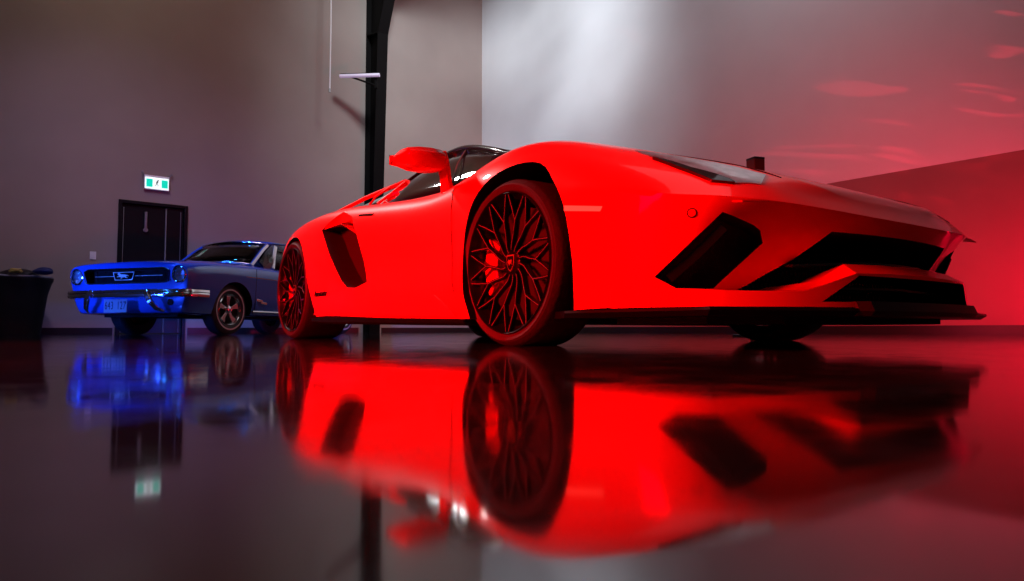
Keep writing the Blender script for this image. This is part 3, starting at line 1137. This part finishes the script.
# ------------------------------------------------------------------ wheels of the red car
def make_wheel(name, R, Rr, width, parent, n_sp=14):
    """wheel with its outer face towards -Y at y=0; axis along Y"""
    w = empty(name, (0, 0, 0), 0, parent)
    mb = MB()
    k = R / .331
    prof = [(.014, Rr - .004), (.004, Rr + .008), (-.002, (Rr + R) / 2), (.006, R - .018), (.018, R - .006), (.032, R),
            (width - .03, R), (width - .012, R - .012), (width, R - .04), (width - .01, Rr)]
    mids = [0, 0, 0, 1, 1, 1, 1, 0, 0, 0]
    mb.lathe(prof, 96, mids=mids)
    mb.build('tyre', [M['rubber'], M['tread']], w, 40)
    mb = MB()
    mb.lathe([(.008, Rr + .001), (.0, Rr - .003), (.004, Rr - .008), (.022, Rr - .012), (.04, Rr - .03), (width - .03, Rr - .035), (width - .03, Rr - .02), (width - .02, Rr)],
             96, closed=False)
    mb.build('rim_barrel', M['rim_black'], w, 40)
    # spokes: a zigzag ring of V shapes at the rim, curved single blades from the V feet to the hub
    Rn = Rr * .60
    for i in range(n_sp):
        a0 = 2 * PI * i / n_sp
        da = PI / n_sp
        P = lambda r, a, y: Vector((r * math.cos(a), y, r * math.sin(a)))
        mb = MB()
        foot = P(Rn, a0, .022)
        curve = catmull([P(.045, a0 + .34, .035), P(.08, a0 + .24, .034), P(Rn * .75, a0 + .06, .028), foot], 5)
        mb.bar(curve, (0, -1, 0), .011, .022, 0)
        mb.bar([q + Vector((0, -.001, 0)) for q in curve], (0, -1, 0), .0028, .003, 1)
        for sg in (-1, 1):
            tip = P(Rr - .010, a0 + sg * da * .86, .010)
            mb.bar([foot, foot.lerp(tip, .5) + P(.003, a0 + sg * da * .5, 0), tip], (0, -1, 0), .010, .020, 0)
            mb.bar([foot + Vector((0, -.001, 0)), foot.lerp(tip, .5) + P(.003, a0 + sg * da * .5, -.001), tip + Vector((0, -.001, 0))], (0, -1, 0), .0028, .003, 1)
        mb.build('spoke', [M['rim_black'], M['rim_edge']], w, 50)
    mb = MB()
    mb.lathe([(.10, .001), (.034, .001), (.030, .040), (.036, .052), (.055, .058), (.10, .06)], 40, closed=False)
    for i in range(5):
        a = 2 * PI * i / 5 + .3
        mb.lathe([(.030, .0005), (.030, .007), (.05, .008)], 8, c=(.046 * math.cos(a), 0, .046 * math.sin(a)), closed=False)
    mb.build('hub', M['rim_black'], w, 40)
    mb = MB()
    shield = [(-.018, .024), (.018, .024), (.020, .012), (.017, -.006), (.009, -.020), (0, -.027), (-.009, -.020), (-.017, -.006), (-.020, .012)]
    mb.prism([(x * 1.35, .026, z * 1.35) for x, z in shield], (0, .006, 0), 0)
    mb.prism([(x * 1.1, .0245, z * 1.1) for x, z in shield], (0, .004, 0), 1)
    bull = [(-.011, .006), (-.006, .010), (.001, .008), (.007, .011), (.012, .005), (.009, .000), (.010, -.007), (.006, -.003), (.001, -.004), (-.003, -.010), (-.004, -.003), (-.010, -.002)]
    mb.prism([(x * 1.3, .0232, z * 1.3) for x, z in bull], (0, .003, 0), 0)
    mb.build('centre_emblem', [M['gold'], M['black_gloss']], w, 40)
    mb = MB()
    mb.lathe([(.085, .06), (.085, Rr * .80), (.092, Rr * .80), (.092, .06)], 64, closed=True)
    mb.lathe([(.115, .06), (.115, Rr * .80), (.108, Rr * .80), (.108, .06)], 64, closed=True)
    mb.build('brake_disc', M['disc'], w, 40)
    mb = MB()
    arc = [P2 for P2 in [(math.cos(t), math.sin(t)) for t in [PI - .55 + i * 1.1 / 8 for i in range(9)]]]
    poly = [Vector((c_ * Rr * .84, .060, s_ * Rr * .84)) for c_, s_ in arc] + [Vector((c_ * Rr * .52, .060, s_ * Rr * .52)) for c_, s_ in arc[::-1]]
    mb.prism(poly, (0, .09, 0))
    mb.build('brake_caliper', M['caliper'], w, 30, bevel=.006)
    return w


shield_pts = [(-.018, .024), (.018, .024), (.020, .012), (.017, -.006), (.009, -.020), (0, -.027), (-.009, -.020), (-.017, -.006), (-.020, .012)]
fw = make_wheel('wheel', .334, .285, .255, car)
fw.location = cv(0, .965, .331)
rw = make_wheel('wheel', .3555, .304, .34, car)
rw.location = cv(-2.70, .985, .3555)
for src_, u_, v_ in ((fw, 0, .965), (rw, -2.70, .985)):
    c_ = copy_tree(src_, car)
    c_.location = cv(u_, -v_, src_.location.z)
    c_.rotation_euler = (0, 0, PI)

# ------------------------------------------------------------------ greenhouse of the red car
ST = [  # (edge u, v, w), (centre u, w), (belt u, v, w)
    ((-.05, .78, .815), (.12, .770), (-.05, .80, .80)),
    ((-.22, .755, .845), (-.08, .840), (-.20, .80, .80)),
    ((-.42, .715, .912), (-.28, .915), (-.40, .80, .78)),
    ((-.62, .668, .976), (-.48, .985), (-.60, .80, .755)),
    ((-.82, .620, 1.032), (-.68, 1.050), (-.78, .80, .755)),
    ((-1.00, .583, 1.066), (-.88, 1.105), (-1.00, .80, .765)),
    ((-1.18, .565, 1.073), (-1.08, 1.128), (-1.20, .80, .785)),
    ((-1.38, .565, 1.050), (-1.34, 1.128), (-1.40, .79, .80)),
    ((-1.60, .590, .996), (-1.62, 1.090), (-1.62, .78, .825)),
]


def arc_row(e, c, n=6):
    """points from the near edge over the centreline to the far edge"""
    out = []
    for i in range(-n, n + 1):
        t = i / n
        f = 1 - abs(t) ** 2.4
        out.append(cv(e[0] + (c[0] - e[0]) * f, e[1] * t, e[2] + (c[1] - e[2]) * f))
    return out


def shell(name, rows, m, parent, th=.008, sharp=40):
    mb_ = MB()
    mb_.grid(rows)
    o_ = mb_.build(name, m, parent, sharp)
    md = o_.modifiers.new('solid', 'SOLIDIFY')
    md.thickness = th
    md.offset = 0
    return o_


shell('windscreen', [arc_row(e, c) for e, c, b in ST[:6]], M['glass_dark'], car)
shell('roof', [arc_row(e, c) for e, c, b in ST[5:]], M['black_gloss'], car, .012)
shell('engine_cover', [arc_row(*r) for r in (((-1.60, .59, .996), (-1.62, 1.090)), ((-1.95, .56, .955), (-2.0, 1.02)), ((-2.5, .53, .91), (-2.6, .95)), ((-3.1, .5, .85), (-3.2, .87)))],
      M['carbon'], car, .012)
for s in (1, -1):
    side_rows = []
    for e, c, b in ST[1:]:
        E_, B_ = cv(e[0], s * e[1], e[2]), cv(b[0], s * b[1], b[2] - .01)
        side_rows.append([E_.lerp(B_, t) + cv(0, s * .02 * math.sin(PI * t), 0) for t in (0, .25, .5, .75, 1)])
    shell('side_window', side_rows, M['glass_dark'], car, .006)
    mb = MB()
    mb.tube(catmull([cv(e[0], s * (e[1] + .004), e[2] + .002) for e, c, b in ST], 4), .014, 10)
    mb.build('roof_pillar', M['black_gloss'], car, 60)
    mb = MB()
    mb.bar([cv(-.84, s * .640, 1.02), cv(-.74, s * .748, .91), cv(-.675, s * .825, .775)], cv(.3, s * 1, .5), .012, .01)
    mb.build('window_divider', M['rim_edge_dark'], car)
    # rear flying buttress: red outer rail, slanted bars and the black panel behind them
    mb = MB()
    mb.bar([cv(-1.50, s * .63, .975), cv(-1.58, s * .635, .998), cv(-2.05, s * .70, .962), cv(-2.50, s * .74, .918), cv(-2.75, s * .75, .895)], cv(0, s * .7, .7), [.018, .022, .028, .03, .02], .025)
    mb.build('buttress_rail', M['red_paint'], car, 40, bevel=.004)
    mb = MB()
    mb.bar([cv(-1.55, s * .645, .985), cv(-1.64, s * .70, .92), cv(-1.72, s * .76, .86)], cv(-.3, s, .3), .016, .02)
    mb.build('buttress_bar', M['red_paint'], car, 40, bevel=.004)
    mb = MB()
    mb.bar([cv(-1.72, s * .66, .985), cv(-1.84, s * .72, .925), cv(-1.84, s * .76, .87)], cv(-.3, s, .3), .010, .015)
    mb.build('buttress_bar', M['red_paint'], car, 40, bevel=.003)
    mb = MB()
    mb.prism([cv(-1.55, s * .61, .97), cv(-2.6, s * .68, .90), cv(-2.6, s * .72, .87), cv(-1.62, s * .72, .83)], cv(0, -s * .02, -.01))
    mb.build('buttress_panel', M['black_trim'], car)
    # door mirror: housing, arm and glass
    mi = empty('side_mirror', (0, 0, 0), 0, car)
    rows = []
    for v, u0, u1, z0, z1 in ((.893, -.60, -.69, .862, .925), (.91, -.575, -.70, .828, .932), (.97, -.565, -.71, .820, .932), (1.04, -.570, -.72, .824, .928), (1.09, -.585, -.725, .838, .920),
                              (1.10, -.60, -.725, .850, .908), (1.118, -.65, -.72, .862, .892)):
        um, zm = (u0 + u1) / 2, (z0 + z1) / 2
        ring = [cv(u0 - .035, s * v, z1 - .004), cv(u0 - .004, s * v, zm + (z1 - zm) * .45), cv(u0, s * v, zm), cv(u0 - .02, s * v, z0 + .006), cv(u0 - .05, s * v, z0),
                cv(u1, s * v, z0 + .006), cv(u1, s * v, z1 - .006), cv(u1 + .03, s * v, z1)]
        rows.append(ring + [ring[0]])
    mb = MB()
    mb.grid(rows)
    n0 = len(rows[0])
    mb.f += [list(range(8)), [(len(rows) - 1) * n0 + i for i in range(8)][::-1]]
    mb.m += [0, 0]
    mb.build('mirror_housing', M['red_paint'], mi, 50, merge=True, bevel=.003)
    mb = MB()
    mb.bar([cv(-.60, s * .905, .925), cv(-.598, s * .892, .88), cv(-.60, s * .875, .80), cv(-.61, s * .860, .74), cv(-.615, s * .856, .72)], cv(1, 0, .1), [.03, .035, .03, .04, .06], .07)
    mb.build('mirror_arm', M['red_paint'], mi, 50, bevel=.006)
    mb = MB()
    mb.prism([cv(-.727, s * .93, .835), cv(-.727, s * 1.13, .85), cv(-.727, s * 1.13, .895), cv(-.727, s * .93, .922)], cv(-.004, 0, 0))
    mb.build('mirror_glass', M['chrome'], mi)
# script badge ahead of the rear wheel
pp, nn, _, _ = RAW.find_nearest(cv(-2.02, 1.0, .295))
for s in (1, -1):
    p_ = Vector((pp.x, pp.y * s, pp.z)) + Vector((0, -.004 * s, 0))
    rot = Matrix.Rotation(PI / 2, 4, 'X') if s == 1 else Matrix.Rotation(PI, 4, 'Z') @ Matrix.Rotation(PI / 2, 4, 'X')
    text_mesh('Aventador', .055, .002, M['black_matt'], 'script_badge', car, Matrix.Translation(p_) @ rot, .35)

# ------------------------------------------------------------------ the blue coupe by the door
BA = math.radians(-16.5)
blue = empty('classic_coupe', (-4.30, 8.62, 0), math.atan2(-math.cos(BA), math.sin(BA)))
tag(blue, 'blue classic two-door coupe with chrome bumper parked before the black door', 'car')
# here v > 0 is the flank that faces the camera (the car's left), y = v
MU = [
    T(-3.72, (.60, .40), (.66, .50), (.68, .60), (.68, .70), (.66, .78), (.60, .84), (.4, .86), (.2, .87), (0, .87)),
    T(-3.45, (.76, .30), (.82, .42), (.84, .58), (.84, .72), (.82, .83), (.72, .89), (.45, .91), (.2, .92), (0, .92)),
    T(-2.75, (.80, .25), (.855, .36), (.87, .55), (.87, .72), (.84, .87), (.74, .94), (.5, .95), (.25, .96), (0, .96)),
    T(-2.2, (.80, .24), (.855, .36), (.865, .55), (.865, .73), (.84, .88), (.74, .94), (.5, .95), (.25, .96), (0, .96)),
    T(-1.4, (.80, .24), (.85, .36), (.86, .55), (.865, .74), (.84, .86), (.74, .90), (.5, .91), (.25, .92), (0, .92)),
    T(-.8, (.80, .24), (.85, .36), (.86, .55), (.865, .74), (.84, .86), (.74, .91), (.5, .925), (.25, .935), (0, .94)),
    T(-.5, (.80, .24), (.85, .36), (.86, .55), (.87, .75), (.84, .87), (.73, .925), (.5, .95), (.25, .965), (0, .97)),
    T(0, (.80, .24), (.85, .36), (.87, .56), (.88, .75), (.85, .86), (.73, .91), (.52, .925), (.25, .94), (0, .945)),
    T(.35, (.81, .24), (.86, .36), (.885, .56), (.895, .75), (.865, .86), (.75, .90), (.52, .915), (.25, .925), (0, .93)),
    T(.62, (.79, .25), (.85, .36), (.885, .55), (.90, .715), (.875, .825), (.77, .872), (.54, .885), (.25, .893), (0, .897)),
    T(.74, (.77, .26), (.83, .36), (.87, .55), (.895, .705), (.875, .805), (.77, .855), (.54, .868), (.25, .876), (0, .878)),
    [(.77, .72, .27), (.79, .79, .36), (.79, .84, .55), (.815, .875, .70), (.83, .85, .79), (.84, .74, .835), (.85, .54, .848), (.86, .25, .855), (.865, 0, .858)],
]
mcut = []
for s in (1, -1):
    for uc, rr in ((0, .36), (-2.743, .36)):
        ring = [(uc + rr * math.cos(t), .315 + rr * math.sin(t) * .97) for t in [PI * 1.15 - i * PI * 1.3 / 20 for i in range(21)]]
        ring = [(uc + rr * 1.02, 0.0)] + [q for q in ring[::-1] if q[1] > .1] + [(uc - rr * 1.02, 0.0)]
        mcut.append(cut_mesh([Vector((u, s * .55, w)) for u, w in ring], Vector((0, s * .6, 0)), M['black_matt']))
    m_ = MB()     # round headlight pockets
    m_.tube([Vector((1.1, s * .755, .705)), Vector((.71, s * .755, .705))], .098, 32)
    mcut.append(m_.mesh('cut', [M['blue_paint']]))
# grille mouth
mouth = [(.63, .76), (.61, .63), (.56, .612), (-.56, .612), (-.61, .63), (-.63, .76), (-.56, .785), (.56, .785)]
mcut.append(cut_mesh([Vector((1.1, v, w)) for v, w in mouth], Vector((-.42, 0, 0)), M['black_matt']))
CR2 = [(0, range(11), .8), (3, range(1, 10), .55), (5, range(0, 7), .3)]
mu_me = loft([[(u, -v, w) for u, v, w in c] for c in MU], True, CR2, 'blue_body', 3, (0, 11))
mu_me.materials.append(M['blue_paint'])
t_bm = bmesh.new()
t_bm.from_mesh(mu_me)
RAW = BVHTree.FromBMesh(t_bm)
t_bm.free()
mu_me = boolean(mu_me, mcut, [M['black_matt']])
shade(mu_me, 28)
o = bpy.data.objects.new('coupe_body', mu_me)
COL.objects.link(o)
o.parent = blue
V3 = Vector


def bbuild(mb_, name, m, parent=blue, sharp=35, **k):
    return mb_.build(name, m, parent, sharp, **k)


# grille backing, honeycomb bars, emblem in its corral
mb = MB()
mb.box((.70, 0, .69), (.01, 1.24, .17))
for k in range(9):
    mb.box((.708, 0, .622 + k * .018), (.006, 1.10, .002))
for k in range(57):
    mb.box((.708, -.56 + k * .02, .69), (.006, .002, .155))
bbuild(mb, 'grille', M['black_matt'])
mb = MB()
mb.tube([V3((.83, v * .99, w)) for v, w in mouth], .007, 6, closed=True)
bbuild(mb, 'grille_trim', M['dark_chrome'])
mb = MB()
co = [(-.155, .045), (.155, .045), (.125, -.045), (-.125, -.045)]
mb.tube([V3((.80, v - .06, .70 + w)) for v, w in co], .006, 6, closed=True)
for a_, b_ in ((-.5, -.22), (.1, .5)):
    mb.tube([V3((.79, a_, .70)), V3((.79, b_, .70))], .004, 6)
horse = [(-.085, .006), (-.06, .012), (-.035, .016), (.0, .018), (.03, .020), (.045, .034), (.062, .038), (.072, .026), (.078, .022), (.066, .018), (.056, .008), (.05, -.002), (.072, .000),
         (.085, -.012), (.078, -.014), (.066, -.008), (.046, -.012), (.03, -.012), (.02, -.02), (.03, -.032), (.022, -.034), (.008, -.02), (-.01, -.012), (-.03, -.01), (-.045, -.022),
         (-.07, -.026), (-.074, -.020), (-.052, -.014), (-.046, -.002), (-.062, .002), (-.085, -.004)]
mb.prism([V3((.808, -v - .06, .70 + w)) for v, w in horse], (.008, 0, 0))
bbuild(mb, 'running_horse_emblem', M['bright_trim'])
# headlights
for s in (1, -1):
    hl = empty('headlamp', (0, 0, 0), 0, blue)
    mb = MB()
    mb.tube([V3((.815, s * .755 + .09 * math.cos(t), .705 + .09 * math.sin(t))) for t in [2 * PI * i / 40 for i in range(40)]], .009, 8, closed=True)
    bbuild(mb, 'headlamp_ring', M['chrome'], hl)
    mb = MB()
    for i, (r0, x0, r1, x1) in enumerate(((.085, .79, .05, .745), (.05, .745, .001, .735))):
        n = 32
        vs = [V3((x0, s * .755 + r0 * math.cos(2 * PI * k / n), .705 + r0 * math.sin(2 * PI * k / n))) for k in range(n)]
        vs += [V3((x1, s * .755 + r1 * math.cos(2 * PI * k / n), .705 + r1 * math.sin(2 * PI * k / n))) for k in range(n)]
        mb.add(vs, [(k, (k + 1) % n, (k + 1) % n + n, k + n) for k in range(n)])
    bbuild(mb, 'reflector', M['lamp_white'], hl, recalc=False)
    mb = MB()
    rows = []
    for r, x in ((.001, .845), (.03, .842), (.055, .834), (.075, .822), (.086, .808)):
        ring = [V3((x, s * .755 + r * math.cos(2 * PI * k / 32), .705 + r * math.sin(2 * PI * k / 32))) for k in range(33)]
        rows.append(ring)
    mb.grid(rows)
    bbuild(mb, 'lens', M['headlamp_clear'], hl, 60)
# front bumper: curved chrome blade that wraps round the corners, with guards
bp = empty('front_bumper', (0, 0, 0), 0, blue)
PB = [(.50, .905), (.62, .905), (.74, .895), (.82, .86), (.875, .78), (.90, .60), (.915, .3), (.92, 0)]
PB = PB + [(u, -v) for u, v in PB[-2::-1]]
mb = MB()
rows = []
for u, v in PB:
    d = V3((1, .0, 0)) if abs(v) < .8 else V3((.5, math.copysign(.8, v), 0))
    c_ = V3((u, v, .487))
    rows.append([c_ + d * x + V3((0, 0, z)) for x, z in ((-.02, .048), (.012, .042), (.022, .016), (.010, .004), (.020, -.012), (.012, -.042), (-.02, -.046), (-.012, 0))])
    rows[-1].append(rows[-1][0])
mb.grid(rows)
mb.f += [list(range(8)), [(len(PB) - 1) * 9 + i for i in range(8)][::-1]]
mb.m += [0, 0]
bbuild(mb, 'bumper_blade', M['chrome'], bp, 50, merge=True)
for s in (1, -1):
    mb = MB()
    mb.bar([V3((.93, s * .40, .53)), V3((.955, s * .42, .48)), V3((.95, s * .46, .40)), V3((.90, s * .52, .31)), V3((.84, s * .56, .28))], (1, 0, 0), [.04, .055, .06, .05, .03], .035)
    bbuild(mb, 'bumper_guard', M['chrome'], bp, 50, bevel=.006)
    mb = MB()
    mb.tube([V3((.785, s * .62, .385)), V3((.80, s * .62, .385))], .038, 24)
    o_ = bbuild(mb, 'parking_lamp', M['black_gloss'])
# number plate
npl = empty('number_plate', (.90, -.06, .345), 0, blue)
mb = MB()
mb.box((0, 0, 0), (.006, .34, .155))
bbuild(mb, 'plate', M['plate_white'], npl, bevel=.002)
rotp = Matrix.Rotation(PI / 2, 4, 'Z') @ Matrix.Rotation(PI / 2, 4, 'X')
for i_, ch_ in enumerate('643 127'):
    if ch_ != ' ':
        text_mesh(ch_, .105, .001, M['plate_blue'], 'plate_character', npl, Matrix.Translation((.0045, -.135 + i_ * .045, 0)) @ Matrix.Diagonal((1, .72, 1.25, 1)) @ rotp)
mb = MB()
mb.box((-.03, 0, .05), (.06, .05, .02))
bbuild(mb, 'plate_bracket', M['black_trim'], npl)

# greenhouse of the coupe
GS = [  # (edge u, v, w), (centre u, w)
    ((-.58, .635, .95), (-.44, .975)), ((-.72, .61, 1.06), (-.58, 1.09)), ((-.88, .58, 1.185), (-.75, 1.22)), ((-1.02, .555, 1.275), (-.90, 1.315)),
    ((-1.25, .565, 1.305), (-1.15, 1.35)), ((-1.6, .56, 1.315), (-1.6, 1.365)), ((-1.95, .56, 1.30), (-1.98, 1.345)), ((-2.25, .58, 1.22), (-2.35, 1.25)),
    ((-2.6, .62, 1.05), (-2.75, 1.06)), ((-2.8, .66, .955), (-2.95, .955))]


def arow(e, c, n=6):
    return [V3((e[0] + (c[0] - e[0]) * (1 - abs(i / n) ** 2.2), e[1] * i / n, e[2] + (c[1] - e[2]) * (1 - abs(i / n) ** 2.2))) for i in range(-n, n + 1)]


shell('windscreen', [arow(*g) for g in GS[:4]], M['glass_clear'], blue, .005)
shell('roof', [arow(*g) for g in GS[3:7]], M['blue_paint'], blue, .03)
shell('rear_window', [arow(*g) for g in GS[6:]], M['glass_clear'], blue, .005)
mb = MB()
mb.tube(arow((-.57, .645, .952), (-.42, .982)), .010, 6)
mb.tube(arow((-1.02, .558, 1.275), (-.89, 1.315)), .012, 6)
bbuild(mb, 'windscreen_trim', M['chrome'], blue, 60)
for s in (1, -1):
    mb = MB()
    mb.bar(catmull([V3((e[0], s * (e[1] + .01), e[2])) for e, c in GS[:4]], 4), (.7, s, .2), .040, .03)
    bbuild(mb, 'screen_pillar', M['blue_paint'], blue, 50, bevel=.005)
    mb = MB()
    mb.bar(catmull([V3((e[0] - .0, s * (e[1] + .022), e[2] - .01)) for e, c in GS[:4]], 4), (.7, s, .2), .034, .02)
    bbuild(mb, 'pillar_trim', M['bright_trim'], blue, 50)
    mb = MB()   # quarter-light frame
    mb.bar([V3((-.90, s * .755, .92)), V3((-1.0, s * .69, 1.08)), V3((-1.14, s * .615, 1.26))], (.4, s, .3), .05, .02)
    bbuild(mb, 'vent_window_frame', M['bright_trim'], blue)
    rows = []
    for u, e in ((-.70, (.675, .99)), (-.9, (.625, 1.16)), (-1.1, (.58, 1.275)), (-1.5, (.565, 1.30)), (-1.95, (.57, 1.285))):
        rows.append([V3((u, s * .755, .90)), V3((u, s * (.755 + e[0]) / 2 + s * .02, (.90 + e[1]) / 2)), V3((u, s * e[0], e[1]))])
    shell('side_window', rows, M['glass_clear'], blue, .004)
    mb = MB()
    mb.prism([V3((-1.93, s * .765, .90)), V3((-2.75, s * .755, .93)), V3((-2.60, s * .64, 1.06)), V3((-2.28, s * .60, 1.23)), V3((-1.98, s * .575, 1.305)), V3((-1.88, s * .58, 1.29))], V3((0, -s * .03, -.005)))
    bbuild(mb, 'rear_quarter_panel', M['blue_paint'], blue, bevel=.006)
    mb = MB()
    mb.bar([V3((-.05, s * .876, .745)), V3((-1.2, s * .872, .735)), V3((-1.25, s * .872, .733))], (0, s, 0), .006, .006)
    bbuild(mb, 'door_moulding', M['chrome'], blue)
    mb = MB()
    mb.tube([V3((-.36, s * .815, .30)), V3((-2.36, s * .815, .29))], .014, 8)
    o_ = bbuild(mb, 'rocker_trim', M['chrome'], blue)
    o_.location = (0, s * .03, 0)
    mb = MB()
    mb.bar([V3((-.42, s * .868, .455)), V3((-.53, s * .874, .44))], (0, s, 0), .03, .012)
    mb.bar([V3((-.50, s * .87, .425)), V3((-.62, s * .876, .41))], (0, s, 0), .03, .012)
    bbuild(mb, 'fender_badge', M['chrome'], blue, bevel=.003)
    mb = MB()
    mb.tube([V3((-.40, s * .868, .86)), V3((-.40, s * .872, .74)), V3((-.40, s * .862, .55)), V3((-.40, s * .85, .36)), V3((-.40, s * .82, .27))], .0035, 6)
    bbuild(mb, 'door_seam', M['black_matt'], blue)
# cabin: seats, steering wheel, dash, floor pan
for s in (1, -1):
    st = empty('front_seat', (-1.45, s * .36, .45), 0, blue)
    mb = MB()
    mb.box((0, 0, .06), (.5, .5, .16))
    bbuild(mb, 'seat_base', M['seat'], st, bevel=.04)
    mb = MB()
    mb.box((-.28, 0, .35), (.14, .5, .52), mtx=Matrix.Rotation(-.25, 3, 'Y'))
    bbuild(mb, 'seat_back', M['seat'], st, bevel=.04)
mb = MB()
mb.box((-.72, 0, .86), (.24, 1.3, .12))
bbuild(mb, 'dashboard', M['seat'], blue, bevel=.02)
mb = MB()
mb.tube([V3((-1.0 + .07 * math.sin(t), .36 + .19 * math.cos(t), .93 + .17 * math.sin(t))) for t in [2 * PI * i / 32 for i in range(32)]], .012, 6, closed=True)
mb.tube([V3((-1.0, .36, .93)), V3((-.78, .36, .86))], .02, 8)
bbuild(mb, 'steering_wheel', M['black_trim'])
mb = MB()
mb.prism([V3((.6, v, .22)) for v in (.55, -.55)] + [V3((-3.3, v, .22)) for v in (-.55, .55)], (0, 0, .05))
bbuild(mb, 'underfloor', M['black_matt'])


def make_classic_wheel():
    w = empty('wheel', (0, 0, 0), 0, blue)
    mb = MB()
    prof = [(.02, .195), (.006, .210), (-.002, .238), (-.002, .256), (.008, .290), (.022, .312), (.04, .318), (.16, .318), (.18, .300), (.19, .25), (.18, .195)]
    mids = [0, 0, 1, 0, 2, 2, 2, 2, 0, 0, 0]
    mb.lathe(prof, 64, mids=mids)
    bbuild(mb, 'whitewall_tyre', [M['tyre_black'], M['whitewall'], M['tread']], w, 40)
    mb = MB()
    mb.lathe([(.012, .200), (.004, .192), (.012, .182), (.04, .176), (.16, .17), (.17, .195)], 64, closed=False)
    bbuild(mb, 'rim', M['chrome'], w, 40)
    mb = MB()
    mb.lathe([(.09, .175), (.085, .03)], 32, closed=False)
    bbuild(mb, 'rim_backing', M['black_trim'], w)
    for i in range(5):
        a = 2 * PI * i / 5 + .3
        P = lambda r, t, y: V3((r * math.cos(t), y, r * math.sin(t)))
        mb = MB()
        q = [P(.04, a - .5, .03), P(.11, a - .22, .035), P(.178, a - .24, .025), P(.178, a + .24, .025), P(.11, a + .22, .035), P(.04, a + .5, .03)]
        mb.prism(q, (0, .03, 0))
        bbuild(mb, 'spoke', M['chrome'], w, 30, bevel=.006)
    mb = MB()
    mb.lathe([(.04, .05), (.018, .048), (.008, .036), (.002, .020), (0, .001)], 32, closed=False)
    bbuild(mb, 'hub_cap', M['chrome'], w, 40)
    return w


cwh = make_classic_wheel()
cwh.location = (0, .80, .318)
cwh.rotation_euler = (0, 0, PI)
for u_, s_ in ((-2.743, 1), (0, -1), (-2.743, -1)):
    c_ = copy_tree(cwh, blue)
    c_.location = (u_, s_ * .80, .318)
    c_.rotation_euler = (0, 0, PI if s_ > 0 else 0)
